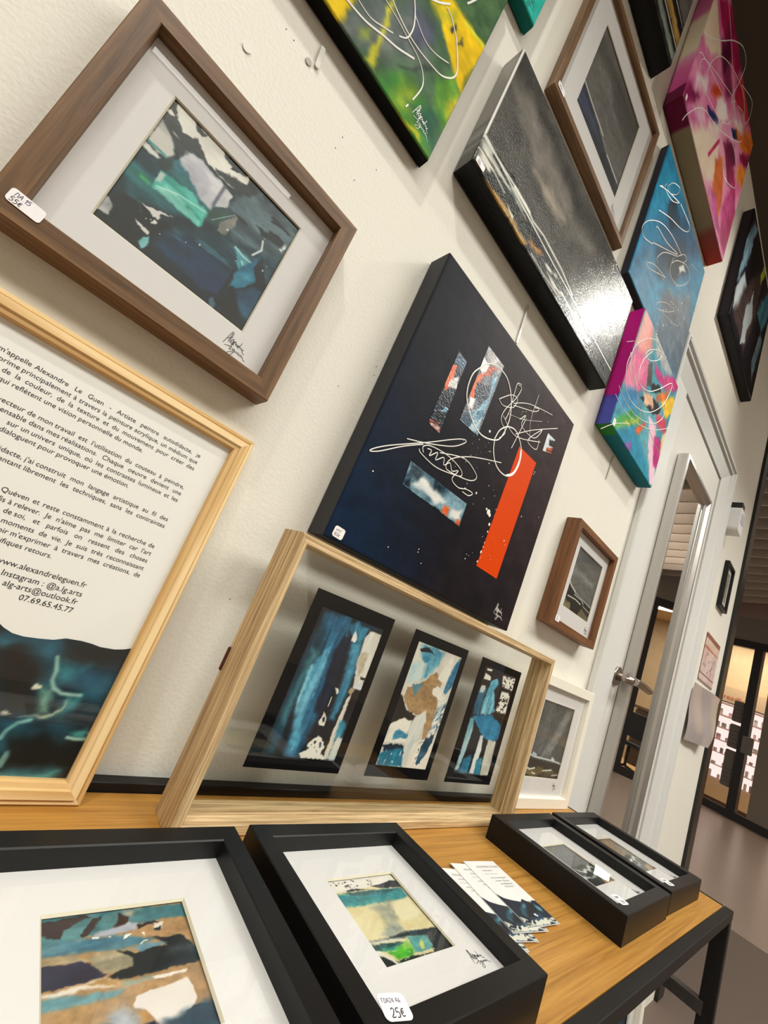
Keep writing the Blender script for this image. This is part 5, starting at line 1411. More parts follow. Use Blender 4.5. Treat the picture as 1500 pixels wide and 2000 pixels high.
OPS['bf2'] = [
    ('F','dccb9a','e4d6a8',2,3,6),
    ('P','ece6dc','e6dfd4',[(-0.01,0.98),(0.945,1.006),(0.988,0.885),(0.592,0.859),(0.192,0.842),(-0.005,0.836)],0.004,0.004,0,4,12,1),
    ('P','2f8088','48a09c',[(-0.01,0.811),(0.492,0.812),(0.964,0.788),(0.96,0.663),(0.759,0.644),(0.301,0.648),(-0.001,0.662)],0.02,0.015,2,8,14,1),
    ('P','1c3a40','3a6468',[(0.138,0.821),(0.553,0.813),(0.941,0.783),(0.643,0.741),(0.259,0.769)],0.012,0.012,2,8,14,0.8),
    ('P','9a9c8c','c8bc94',[(0.342,0.63),(0.671,0.669),(0.571,0.446),(0.458,0.343),(0.348,0.408),(0.405,0.571)],0.06,0.04,20,3,8,0.8),
    ('P','e4d6a8','e8deb8',[(0.654,0.616),(0.948,0.651),(0.921,0.46),(0.78,0.389),(0.595,0.393),(0.613,0.491)],0.03,0.03,0,4,12,1),
    ('P','7c8c94','a4a890',[(0.312,0.368),(0.556,0.399),(0.54,0.305),(0.378,0.287),(0.245,0.322)],0.05,0.03,10,3,8,0.8),
    ('P','e0d0a0','dcc890',[(0.559,0.386),(0.829,0.42),(0.778,0.326),(0.575,0.311)],0.02,0.015,0,4,12,1),
    ('P','2a2a34','34343c',[(0.549,0.863),(0.746,0.875),(0.884,0.901),(0.98,0.885),(0.97,0.795),(0.64,0.826)],0.006,0.01,0,4,12,1),
    ('P','34343c','2a2a34',[(0.18,0.843),(0.302,0.861),(0.4,0.842),(0.503,0.825),(0.198,0.831)],0.005,0.008,0,4,12,1),
    ('K','23202c',[(-0.003,0.973),(0.631,0.981),(0.603,0.873),(0.173,0.871),(0.02,0.911)],0.62,34,-30,1.2),
    ('P','4c5c6c','6c7c84',[(0.001,0.291),(0.301,0.279),(0.473,0.282),(0.747,0.281),(0.481,0.246),(0.295,0.258),(0.001,0.276)],0.015,0.012,0,4,12,1),
    ('P','1c2830','2a3840',[(0.301,0.279),(0.53,0.295),(0.827,0.28),(0.99,0.259),(0.958,0.158),(0.776,0.203),(0.491,0.255)],0.01,0.012,0,4,12,1),
    ('P','dcd4c0','c4c0b0',[(0.008,0.285),(0.299,0.262),(0.462,0.226),(0.126,0.246)],0.012,0.01,0,4,12,1),
    ('P','163c40','1c5450',[(0.001,0.26),(0.443,0.207),(0.389,0.152),(0.145,0.18),(-0.001,0.199)],0.012,0.015,0,4,12,1),
    ('P','2c8c78','48b088',[(0.139,0.202),(0.392,0.184),(0.324,0.143),(0.137,0.171)],0.02,0.015,0,4,12,1),
    ('P','4cb428','2c8c24',[(0.165,0.144),(0.374,0.165),(0.498,0.174),(0.462,0.082),(0.356,0.062),(0.227,0.07)],0.02,0.02,20,3,10,1),
    ('P','8cc850','5cb838',[(0.377,0.198),(0.48,0.2),(0.484,0.132),(0.362,0.125)],0.03,0.02,0,4,12,1),
    ('P','4a8c8c','5c9c98',[(0.518,0.239),(0.787,0.213),(0.736,0.082),(0.474,0.08),(0.503,0.151)],0.012,0.015,0,4,12,1),
    ('P','c4cc68','b8c860',[(0.607,0.164),(0.678,0.18),(0.627,0.104),(0.576,0.092)],0.004,0.006,0,4,12,1),
    ('P','101a1e','1c262a',[(0.765,0.193),(0.976,0.217),(0.999,-0.0),(0.653,0.009),(0.744,0.103)],0.012,0.015,0,4,12,1),
    ('P','0e1a18','182420',[(-0.009,0.161),(0.099,0.128),(0.222,0.051),(0.186,-0.001),(-0.002,0.0),(-0.007,0.091)],0.01,0.012,0,4,12,1),
    ('L','dcd8cc',[(0.009,0.182),(0.093,0.149),(0.162,0.084),(0.198,0.026),(0.164,0.004),(0.07,0.012)],0.03,0.008,1),
    ('L','e8e8dc',[(0.013,0.186),(0.09,0.175)],0.02,0.008,1),
    ('P','13221e','1c2c28',[(0.241,0.056),(0.388,0.066),(0.694,0.045),(0.919,-0.001),(0.373,-0.003),(0.2,0.001)],0.01,0.012,0,4,12,1),
    ('L','3ca878',[(0.018,0.009),(0.193,0.007)],0.012,0.006,1),
    ('D','f0f0e8',[(0.42,0.257),(1.015,0.147),(0.84,0.003),(0.206,0.034)],5,0.006,0.01,3),
]
OPS['bf3'] = [
    ('F','5c6060','6c7070',3,5,6),
    ('G','484c4c',(0,0.6),(0,1),0,0.6),
    ('P','2c3434','3c4646',[(0.0,0.0),(1.0,0.0),(1.0,0.42),(0.6,0.5),(0.3,0.44),(0.0,0.5)],0.02,0.05,0,4,8,1),
    ('P','c8ccc8','e0e2de',[(0.1,0.42),(0.5,0.36),(0.8,0.44),(0.95,0.4),(0.7,0.34),(0.4,0.3)],0.02,0.06,0,3,14,1),
    ('P','a8b0b0','c8ccc8',[(0.0,0.3),(0.4,0.22),(0.7,0.28),(0.5,0.18),(0.1,0.2)],0.02,0.06,0,3,14,1),
    ('P','8c7048','a4845c',[(0.5,0.0),(1.0,0.0),(1.0,0.2),(0.7,0.16)],0.02,0.04,0,3,8,1),
    ('P','1c2426','141a1c',[(0.0,0.04),(0.4,0.02),(0.5,0.14),(0.2,0.18),(0.0,0.14)],0.02,0.04,0,3,8,1),
]
OPS['bf4'] = [
    ('F','8c7458','a0866a',3,5,6),
    ('G','7c7c78',(0.2,0.4),(1,0.3),0,0.9),
    ('P','2c3434','3c4646',[(0.0,0.0),(1.0,0.0),(1.0,0.42),(0.6,0.5),(0.3,0.44),(0.0,0.5)],0.02,0.05,0,4,8,1),
    ('P','c8ccc8','e0e2de',[(0.1,0.42),(0.5,0.36),(0.8,0.44),(0.95,0.4),(0.7,0.34),(0.4,0.3)],0.02,0.06,0,3,14,1),
    ('P','a8b0b0','c8ccc8',[(0.0,0.3),(0.4,0.22),(0.7,0.28),(0.5,0.18),(0.1,0.2)],0.02,0.06,0,3,14,1),
    ('P','8c7048','a4845c',[(0.5,0.0),(1.0,0.0),(1.0,0.2),(0.7,0.16)],0.02,0.04,0,3,8,1),
    ('P','1c2426','141a1c',[(0.0,0.04),(0.4,0.02),(0.5,0.14),(0.2,0.18),(0.0,0.14)],0.02,0.04,0,3,8,1),
]
OPS['under'] = [
    ('F','16283c','2c4a64',90,3,6),
    ('P','0c141c','142030',[(0.1,0.1),(0.5,0.0),(0.6,0.5),(0.3,0.9)],0.08,0.06,90,4,8,1),
]
OPS['card'] = [
    ('F','efece8','ebe8e4',0,1,4),
    ('P','18202e','1c2838',[(0.0,0.0),(1.0,0.0),(1.0,0.33),(0.9,0.34),(0.78,0.3),(0.62,0.37),(0.5,0.33),(0.38,0.35),(0.3,0.36),(0.12,0.4),(0.0,0.47)],0.004,0.004,0,2,8,1),
    ('P','2a5464','4c8c94',[(0.435,0.31),(0.584,0.306),(0.24,0.132),(0.195,0.179)],0.05,0.04,0,2,6,1),
    ('P','12161c','1a2028',[(0.661,0.329),(0.894,0.322),(0.773,0.191),(0.449,0.124),(0.309,0.129)],0.04,0.02,0,4,12,1),
    ('P','3c7480','5c9ca0',[(0.812,0.299),(0.931,0.222),(0.872,0.176),(0.774,0.203)],0.03,0.02,0,4,12,1),
    ('P','1c3850','2c5068',[(0.67,0.16),(0.751,0.021),(0.467,0.013),(0.331,0.085)],0.05,0.03,0,4,12,1),
    ('L','c8c8b8',[(0.038,0.13),(0.15,0.093)],0.03,0.012,1),
    ('L','b8c0b4',[(0.063,0.055),(0.534,-0.011)],0.02,0.008,1),
    ('L','c4c4b8',[(0.829,0.051),(0.898,0.014),(1.051,0.029)],0.04,0.015,1),
    ('K','d4d4c4',[(0.0,0.0),(1.0,0.0),(1.0,0.09),(0.0,0.12)],0.5,16,30,2),
    ('D','e8f0f0',[(0.574,0.187),(0.721,0.181),(0.569,0.13),(0.45,0.135)],3,0.02,0.03,2),
]
OPS['notice'] = [
    ('F','cfb0a8','dcc4bc',90,2,5),
    ('P','8c5848','a06854',[(0.0,0.9),(1.0,0.9),(1.0,1.0),(0.0,1.0)],0.004,0,0,2,6,1),
    ('P','dcc4b4','d4b8a8',[(0.0,0.76),(1.0,0.76),(1.0,0.9),(0.0,0.9)],0.004,0,0,2,6,1),
    ('P','b86848','c87858',[(0.0,0.68),(0.6,0.68),(0.6,0.74),(0.0,0.74)],0.006,0,0,2,6,1),
    ('P','9c6c5c','a47464',[(0.6,0.7),(1.0,0.7),(1.0,0.73),(0.6,0.73)],0.004,0,0,2,6,1),
    ('L','4c3434',[(0.0,0.16),(1.0,0.16)],0.01,0.004,1),
    ('L','4c3030',[(0.0,0.02),(1.0,0.02)],0.02,0.004,1),
    ('L','8c6c68',[(0.4,0.02),(0.4,0.66)],0.006,0.003,1),
    ('L','8c6c68',[(0.68,0.02),(0.68,0.66)],0.006,0.003,1),
    ('K','8c7c84',[(0.05,0.2),(0.95,0.2),(0.95,0.64),(0.05,0.64)],0.62,20,0,1),
]
OPS['poster'] = [
    ('F','0d1a22','14262e',0,4,6),
    ('P','12323e','1c4a56',[(0.594,0.71),(0.637,0.69),(0.7,0.721),(0.765,0.742),(0.785,0.676),(0.678,0.701),(0.631,0.672),(0.612,0.648)],0.02,0.02,0,4,8,1),
    ('P','2a6a80','1c4c5c',[(0.598,0.696),(0.612,0.701),(0.636,0.684),(0.612,0.648)],0.03,0.02,0,4,12,1),
    ('P','14100c','1a1612',[(0.616,0.634),(0.654,0.686),(0.72,0.685),(0.762,0.589),(0.77,0.504),(0.794,0.382),(0.705,0.329),(0.635,0.567)],0.03,0.02,0,4,12,1),
    ('P','141412','1c1c1a',[(0.789,0.723),(0.841,0.761),(1.009,0.779),(1.004,0.672),(0.88,0.629),(0.819,0.643)],0.03,0.02,0,4,12,1),
    ('P','2f7c84','3c8c90',[(0.786,0.631),(0.836,0.626),(0.887,0.638),(0.881,0.583),(0.87,0.534),(0.822,0.509),(0.799,0.546)],0.03,0.02,10,3,10,1),
    ('P','1c4e64','2a6478',[(0.773,0.494),(0.796,0.556),(0.828,0.466),(0.784,0.454)],0.04,0.02,0,4,12,1),
    ('P','6c9a88','8aae98',[(0.779,0.474),(0.817,0.463),(0.843,0.345),(0.813,0.338)],0.02,0.01,90,5,14,1),
    ('P','16405c','1a4a5c',[(0.851,0.62),(1.021,0.665),(1.016,0.536),(0.87,0.512)],0.05,0.03,0,8,12,0.8),
    ('P','2c7480','3c8c90',[(0.879,0.458),(0.913,0.462),(0.921,0.424),(0.901,0.363),(0.864,0.323),(0.842,0.318),(0.871,0.362)],0.02,0.015,40,4,12,1),
    ('P','1f5c74','2a7488',[(0.628,0.703),(0.705,0.724),(0.767,0.737),(0.782,0.664),(0.778,0.617),(0.756,0.609),(0.681,0.691)],0.04,0.02,0,4,10,0.8),
    ('P','1c5a70','266a80',[(0.896,0.577),(1.011,0.577),(1.014,0.494),(0.979,0.404),(0.932,0.41),(0.915,0.468)],0.06,0.03,10,6,12,0.7),
    ('P','184c5c','205c6c',[(0.737,0.275),(0.827,0.309),(0.909,0.316),(0.908,0.256),(0.811,0.248),(0.768,0.205)],0.05,0.03,0,4,10,0.7),
    ('L','9cc4b4',[(0.78,0.651),(0.798,0.579),(0.801,0.524),(0.817,0.485),(0.848,0.461),(0.885,0.462),(0.909,0.466)],0.012,0.006,0.9),
    ('P','c8c4a8','a8b89c',[(0.766,0.315),(0.815,0.331),(0.852,0.344),(0.872,0.401),(0.881,0.431),(0.875,0.369),(0.852,0.325),(0.825,0.314)],0.008,0.008,0,4,12,1),
    ('L','e0dcc4',[(0.761,0.469),(0.764,0.484),(0.769,0.472),(0.776,0.478)],0.012,0.005,1),
    ('P','d8ccb0','c8c4b0',[(0.707,0.322),(0.724,0.33),(0.741,0.32),(0.712,0.307)],0.006,0.006,0,4,12,1),
    ('P','1c5468','2c7080',[(0.719,0.282),(0.793,0.308),(0.807,0.3),(0.776,0.252),(0.762,0.189),(0.779,0.141),(0.767,0.12)],0.03,0.015,30,4,10,1),
    ('L','7cb0a8',[(0.801,0.301),(0.769,0.277),(0.75,0.232),(0.746,0.191)],0.012,0.006,0.9),
    ('L','8cbcb0',[(0.786,0.053),(0.79,0.103),(0.786,0.122),(0.781,0.072)],0.014,0.006,0.8),
    ('P','0e1210','141816',[(0.768,0.205),(0.933,0.233),(1.02,0.22),(1.022,-0.004),(0.944,-0.009),(0.966,0.039),(0.815,0.046)],0.03,0.02,0,4,12,1),
    ('P','2a6878','1c4c5c',[(0.895,0.28),(0.943,0.262),(0.945,0.235),(0.91,0.251)],0.04,0.02,0,4,12,1),
    ('P','2c7c80','48948c',[(0.942,0.256),(0.984,0.275),(1.003,0.245),(0.986,0.225),(0.953,0.231)],0.015,0.012,40,3,12,1),
    ('P','d8ccb4','c8bca0',[(0.991,0.262),(1.019,0.27),(1.012,0.246),(1.0,0.244)],0.008,0.008,0,4,12,1),
    ('L','a8c8b8',[(0.935,0.228),(0.961,0.222),(1.005,0.228),(1.018,0.239)],0.01,0.005,0.9),
    ('P','3c8c94','1c5060',[(0.8,0.005),(0.818,0.036),(0.945,0.048),(0.964,0.045),(0.963,0.018),(0.941,-0.009),(0.807,-0.019)],0.03,0.015,0,4,10,1),
    ('P','6cb0a4','58a49c',[(0.801,0.003),(0.928,0.026),(0.954,0.038),(0.937,-0.007),(0.807,-0.019)],0.03,0.012,0,5,12,1),
]
LINES = {}
LINES['dark'] = [(0.0021,[(0.316,0.797),(0.285,0.738),(0.296,0.661),(0.357,0.609),(0.431,0.588),(0.504,0.609),(0.542,0.645),(0.552,0.729),(0.521,0.802),(0.459,0.851),(0.383,0.85),(0.33,0.819),(0.308,0.787)]),(0.0021,[(0.509,0.624),(0.532,0.571),(0.579,0.536),(0.643,0.534),(0.689,0.566),(0.702,0.625),(0.681,0.679),(0.618,0.716),(0.561,0.703),(0.522,0.664),(0.511,0.621)]),(0.004,[(0.683,0.675),(0.697,0.627),(0.686,0.569),(0.649,0.537)]),(0.0014,[(0.131,0.383),(0.214,0.417),(0.32,0.47),(0.37,0.513),(0.369,0.525),(0.326,0.502),(0.213,0.42),(0.084,0.331),(0.035,0.291),(0.026,0.277),(0.058,0.296),(0.128,0.354),(0.2,0.405)]),(0.0014,[(0.191,0.384),(0.207,0.375),(0.286,0.371),(0.369,0.39),(0.414,0.407),(0.397,0.426),(0.319,0.433),(0.235,0.419),(0.203,0.399),(0.213,0.383)]),(0.0014,[(0.279,0.421),(0.397,0.467),(0.478,0.454),(0.49,0.435),(0.456,0.413),(0.367,0.393),(0.329,0.395),(0.342,0.435),(0.433,0.494),(0.594,0.563)]),(0.0014,[(0.222,0.403),(0.242,0.407),(0.242,0.388),(0.27,0.416),(0.274,0.391),(0.304,0.417),(0.317,0.396),(0.34,0.417),(0.363,0.399),(0.391,0.414),(0.377,0.375),(0.42,0.365),(0.463,0.38),(0.501,0.383),(0.485,0.366),(0.447,0.363)]),(0.0014,[(0.549,0.889),(0.524,0.876),(0.526,0.834),(0.535,0.756),(0.529,0.715)]),(0.0014,[(0.456,0.757),(0.513,0.816),(0.555,0.826),(0.549,0.784),(0.49,0.752),(0.456,0.757)]),(0.0014,[(0.541,0.797),(0.638,0.86),(0.808,0.922)]),(0.0014,[(0.545,0.791),(0.679,0.853),(0.706,0.882),(0.67,0.867)]),(0.0014,[(0.616,0.705),(0.72,0.79),(0.877,0.898)]),(0.0014,[(0.61,0.768),(0.638,0.805),(0.635,0.755),(0.738,0.762),(0.773,0.824),(0.704,0.731),(0.777,0.731),(0.776,0.776)]),(0.0014,[(0.622,0.644),(0.629,0.685),(0.646,0.792)]),(0.0014,[(0.51,0.72),(0.621,0.699),(0.788,0.773)]),(0.0014,[(0.532,0.877),(0.557,0.876),(0.544,0.818),(0.509,0.747),(0.507,0.7),(0.554,0.675),(0.533,0.635)]),(0.0008,[(0.674,0.93),(0.678,0.812),(0.716,0.739)]),(0.0008,[(0.528,0.742),(0.634,0.784),(0.754,0.853)])]
LINES['yellow'] = [(0.0042,[(0.6,0.078),(0.665,0.1),(0.721,0.138),(0.766,0.166),(0.82,0.213)]),(0.0028,[(0.621,0.124),(0.671,0.129),(0.711,0.16),(0.738,0.185)]),(0.0028,[(0.673,0.237),(0.729,0.241),(0.776,0.238),(0.825,0.235),(0.861,0.213),(0.878,0.171),(0.871,0.094)]),(0.0034,[(0.685,0.271),(0.753,0.254),(0.814,0.258),(0.872,0.277),(0.914,0.299),(0.946,0.345),(0.952,0.389),(0.928,0.44),(0.899,0.482),(0.86,0.512),(0.83,0.517)]),(0.0028,[(0.736,0.382),(0.76,0.342),(0.777,0.293),(0.776,0.238),(0.755,0.204)]),(0.0028,[(0.765,0.333),(0.819,0.314),(0.864,0.327),(0.915,0.369)]),(0.004,[(0.776,0.45),(0.807,0.492),(0.835,0.544)]),(0.003,[(0.863,0.045),(0.866,0.063)]),(0.004,[(0.88,0.642),(0.898,0.706),(0.896,0.729)])]
LINES['pink'] = [(0.004,[(-0.005,0.445),(0.085,0.547),(0.197,0.712),(0.326,0.928),(0.461,1.093),(0.555,1.101),(0.544,0.941),(0.5,0.737),(0.521,0.678)]),(0.0032,[(0.058,-0.094),(0.086,-0.01),(0.165,0.147),(0.253,0.249),(0.376,0.332),(0.538,0.471),(0.703,0.64),(0.793,0.754),(0.782,0.828),(0.713,0.885),(0.608,0.804)]),(0.0032,[(0.186,0.349),(0.146,0.389),(0.174,0.526),(0.247,0.665),(0.406,0.819),(0.63,0.953),(0.754,0.895),(0.79,0.91),(0.823,1.018),(0.788,1.115),(0.582,0.951)]),(0.0028,[(0.02,0.327),(0.063,0.377),(0.272,0.501),(0.447,0.592),(0.51,0.573),(0.565,0.601),(0.59,0.698),(0.51,0.728),(0.368,0.626),(0.207,0.495),(0.086,0.385),(0.058,0.319),(0.08,0.266),(0.197,0.306),(0.375,0.403),(0.479,0.487)]),(0.0028,[(0.512,0.687),(0.553,0.77),(0.548,0.694),(0.567,0.599),(0.463,0.465)]),(0.0022,[(0.131,0.952),(0.292,0.882),(0.507,0.77),(0.622,0.71)]),(0.0022,[(0.49,0.459),(0.66,0.32),(0.847,0.431),(0.882,0.507),(0.765,0.586),(0.601,0.568)])]
LINES['blue'] = [(0.0026,[(0.155,0.368),(0.04,0.297),(-0.011,0.32),(0.039,0.424),(0.179,0.562),(0.348,0.648),(0.511,0.689),(0.556,0.691)]),(0.0026,[(0.139,0.475),(0.156,0.5),(0.309,0.548),(0.489,0.637),(0.149,0.375)]),(0.0026,[(0.101,0.792),(0.097,0.751),(0.219,0.796),(0.313,0.886),(0.282,0.871),(0.122,0.767),(0.032,0.692),(0.072,0.735)]),(0.0022,[(0.119,0.793),(0.176,0.893),(0.268,0.961),(0.259,0.897),(0.174,0.801),(0.123,0.79)]),(0.0026,[(0.105,0.583),(0.262,0.699),(0.433,0.802),(0.542,0.893),(0.55,0.949),(0.455,0.935),(0.338,0.908)]),(0.0028,[(0.456,0.573),(0.451,0.48),(0.515,0.456),(0.639,0.519),(0.754,0.661),(0.749,0.733),(0.654,0.716),(0.513,0.609),(0.454,0.526)]),(0.0026,[(0.144,0.209),(0.2,0.226),(0.367,0.339),(0.417,0.374),(0.247,0.301),(0.151,0.223)]),(0.0026,[(0.281,0.349),(0.252,0.361),(0.305,0.459),(0.395,0.545),(0.496,0.629),(0.585,0.737),(0.645,0.753),(0.596,0.672)]),(0.0024,[(0.407,0.129),(0.424,0.178),(0.54,0.279),(0.664,0.335),(0.574,0.239),(0.424,0.131)]),(0.0022,[(0.475,0.163),(0.594,0.215),(0.781,0.306),(0.77,0.371),(0.622,0.383),(0.479,0.349)]),(0.0022,[(0.725,0.804),(0.916,0.892)]),(0.002,[(0.622,0.486),(0.83,0.578),(1.031,0.651)]),(0.002,[(0.373,0.331),(0.539,0.378),(0.664,0.335),(0.773,0.315)])]
LINES['rainbow'] = [(0.0026,[(0.155,0.434),(0.041,0.474),(-0.001,0.626),(0.116,0.798),(0.284,0.933),(0.457,0.968),(0.47,0.893),(0.328,0.768),(0.217,0.732),(0.248,0.805),(0.395,0.92),(0.59,1.001)]),(0.0026,[(-0.011,0.587),(-0.025,0.455),(0.082,0.322),(0.286,0.325),(0.553,0.445),(0.776,0.666),(0.856,0.896),(0.801,0.893),(0.624,0.716),(0.448,0.569),(0.272,0.502),(0.188,0.551),(0.205,0.691),(0.31,0.845)]),(0.0022,[(-0.064,0.193),(0.148,0.189),(0.465,0.269),(0.741,0.4),(1.035,0.599)]),(0.0022,[(-0.053,0.273),(0.102,0.247),(0.364,0.283),(0.675,0.417),(0.842,0.59),(0.791,0.711)]),(0.0018,[(-0.036,0.568),(0.257,0.413),(0.512,0.267),(0.876,0.063)]),(0.0018,[(-0.001,0.626),(0.198,0.434),(0.758,0.32),(0.993,0.324)]),(0.0014,[(-0.129,0.585),(-0.029,0.671)]),(0.0018,[(-0.118,-0.121),(0.049,0.024),(0.27,0.163)])]
QUAD = {}
QUAD['dp1'] = [(0.189,0.762),(0.239,0.755),(0.245,0.475),(0.185,0.476)]
QUAD['dp2'] = [(0.307,0.88),(0.419,0.877),(0.419,0.573),(0.308,0.569)]
QUAD['dp3'] = [(0.179,0.333),(0.492,0.337),(0.496,0.25),(0.186,0.253)]
QUAD['dp4'] = [(0.822,0.84),(0.89,0.846),(0.893,0.78),(0.825,0.755)]
QUAD['orange'] = [(0.667,0.68),(0.81,0.686),(0.809,0.164),(0.662,0.164)]
DOTS = {}
DOTS['dark'] = [(0.064,0.232,0.0011),(0.228,0.06,0.0009),(0.353,0.104,0.0009),(0.354,0.094,0.0008),(0.588,0.163,0.001),(0.834,0.447,0.0013),(0.822,0.649,0.0012),(0.82,0.638,0.001),(0.957,0.501,0.0009),(0.472,0.626,0.0022),(0.521,0.395,0.0018),(0.456,0.38,0.0014),(0.775,0.313,0.0035),(0.79,0.301,0.002),(0.664,0.219,0.003),(0.669,0.2,0.0022),(0.66,0.18,0.0017),(0.718,0.228,0.0015),(0.733,0.217,0.0018),(0.624,0.367,0.0045),(0.636,0.36,0.003),(0.607,0.372,0.002),(0.653,0.329,0.0025),(0.658,0.301,0.0016),(0.663,0.257,0.0013),(0.666,0.241,0.0022),(0.708,0.293,0.0012),(0.386,0.067,0.0008),(0.529,0.524,0.00089),(0.703,0.254,0.00044),(0.639,0.272,0.00074),(0.461,0.507,0.00043),(0.694,0.852,0.00051),(0.479,0.476,0.00041),(0.658,0.394,0.00052),(0.711,0.239,0.00047),(0.515,0.566,0.00073),(0.611,0.793,0.00065),(0.361,0.518,0.00058),(0.664,0.372,0.00056),(0.602,0.181,0.00063),(0.488,0.587,0.00059),(0.751,0.893,0.00061),(0.441,0.373,0.00061),(0.699,0.302,0.00061),(0.709,0.179,0.00075),(0.467,0.535,0.00043),(0.685,0.895,0.00052),(0.457,0.4,0.00082),(0.571,0.398,0.00063),(0.692,0.177,0.00047),(0.409,0.536,0.00055),(0.643,0.85,0.00062),(0.491,0.446,0.00066),(0.718,0.442,0.00084),(0.728,0.228,0.00087),(0.435,0.568,0.0008),(0.65,0.798,0.00073),(0.411,0.463,0.00081),(0.718,0.506,0.00076),(0.705,0.217,0.0004),(0.401,0.563,0.00043),(0.795,0.879,0.00081),(0.45,0.515,0.00047),(0.607,0.451,0.00048),(0.697,0.224,0.00042),(0.508,0.562,0.00089),(0.633,0.82,0.00084),(0.531,0.525,0.00082),(0.625,0.436,0.0008),(0.615,0.197,0.00042),(0.481,0.566,0.00042),(0.669,0.841,0.00075),(0.37,0.421,0.00057),(0.664,0.397,0.0009),(0.738,0.261,0.00083),(0.495,0.551,0.00041),(0.619,0.826,0.00046),(0.41,0.422,0.00058),(0.526,0.353,0.00066),(0.587,0.18,0.00077),(0.444,0.539,0.00058),(0.613,0.807,0.00086),(0.348,0.429,0.00063),(0.573,0.452,0.00086),(0.722,0.289,0.0007),(0.423,0.496,0.00074),(0.739,0.827,0.00047)]
WIN = {}
WIN['P1'] = [0.111,0.895,0.07,0.908]
WIN['P2'] = [0.101,0.902,0.075,0.926]
WIN['P3'] = [0.115,0.886,0.072,0.942]
WAVE = [(0.0,0.8),(0.15,0.86),(0.3,0.83),(0.42,0.76),(0.578,0.762),(0.593,0.747),(0.623,0.728),(0.657,0.723),(0.698,0.729),(0.742,0.739),(0.775,0.761),(0.784,0.762),(0.824,0.766),(0.86,0.763),(0.893,0.755),(0.943,0.759),(0.975,0.772),(1.009,0.794)]
TEXT_R, TEXT_TOP, TEXT_SIZE, TEXT_STEP, TEXT_GAP = 0.2060, 0.2914, 0.0060, 0.00655, 0.0060
CONTACT = [(0.1753, 0.1547), (0.1753, 0.1474), (0.1753, 0.1409), (0.1753, 0.1341)]
CARDPOS = [((0.4670, -0.1945), -0.26), ((0.4690, -0.1937), -0.24), ((0.4933, -0.1906), -0.20), ((0.5220, -0.1868), -0.16), ((0.5496, -0.1860), -0.10)]
# ---------------------------------------------------------------- table
ZT = 0.6948
tb = thing('display_table', 'narrow wood topped table with black steel frame along the wall', 'table', (0, 0, 0))
TX0, TX1, TY0, TY1 = -0.60, 1.092, -0.2930, -0.016
tp = box('tabletop', TX0, TX1, TY0, TY1, ZT - 0.0150, ZT, M_TABLE, tb, 0.0006)
box('front_rail', TX0 - 0.02, TX1 + 0.0135, TY0 - 0.0135, TY0 - 0.0005, ZT - 0.0150, ZT - 0.0003, M_STEEL, tb, 0.0012, 2)
box('back_rail', TX0 - 0.02, TX1 + 0.008, TY1 + 0.0005, TY1 + 0.0125, ZT - 0.022, ZT + 0.008, M_STEEL, tb, 0.0008)
box('side_rail', TX1 + 0.0005, TX1 + 0.0075, TY0, TY1, ZT - 0.0150, ZT + 0.0005, M_STEEL, tb, 0.0008)
box('side_rail', TX0 - 0.02, TX0 - 0.0005, TY0, TY1, ZT - 0.022, ZT, M_STEEL, tb, 0.0008)
for (x_, y_) in ((TX1 - 0.008, TY0 - 0.0132), (TX1 - 0.014, TY1 - 0.012), (TX0 - 0.02, TY0 - 0.0132), (TX0 - 0.02, TY1 - 0.012)):
    lg = box('leg', x_, x_ + 0.021, y_, y_ + 0.021, 0.012, ZT - 0.0155, M_STEEL, tb, 0.001)
    link('foot', tube_me('foot', [(x_ + 0.0105, y_ + 0.0105, 0.0045), (x_ + 0.0105, y_ + 0.0105, 0.013)], 0.012, 10), M_STEEL, lg)
link('corner_cap', tube_me('corner_cap', [(TX1 + 0.0136, TY0 - 0.0060, ZT - 0.008), (TX1 + 0.0165, TY0 - 0.0060, ZT - 0.008)], 0.0065, 12), M_STEEL, tb)
SZ = 0.335
box('lower_shelf', TX0, TX1 - 0.02, TY0 + 0.02, TY1, SZ, SZ + 0.014, mat('shelf_dark', '1e1b1a', 0.6), tb)
box('shelf_rail', TX1 - 0.015, TX1 + 0.004, TY0, TY1, SZ - 0.008, SZ + 0.014, mat('shelf_steel', '3a3531', 0.45), tb)
box('shelf_rail', TX0, TX1, TY0 - 0.0005, TY0 + 0.0195, SZ - 0.008, SZ + 0.014, M_STEEL, tb)

box('middle_rail', TX1 - 0.014, TX1 + 0.004, TY0 + 0.001, TY1 - 0.013, 0.538, 0.556, mat('shelf_steel', '3a3531', 0.45), tb)

# ---------------------------------------------------------------- hung on the wall
A1 = OPS['A']
t, mb, my = framed('picture_frame', 'large walnut frame with teal black and white abstract in a white mat, hung top left', (-0.103, -0.001, 1.063), (0, 0, 0), 0.223, 0.223, 0.0282, 0.0165, M_WALNUT, (0.0445, 0.1765, 0.0475, 0.1795), A1, 190, -0.0150, cat='picture frame')
signature(mb, 0.166, 0.0260, 0.0165, my - 0.0002)
sticker(t, 0.0188, 0.0156, 0.0205, 0.0105, -0.0286, [('nA.15', 0.0032, -0.0072, 0.0006, True), ('55e', 0.0036, -0.0082, -0.0042, False)], 0.06)

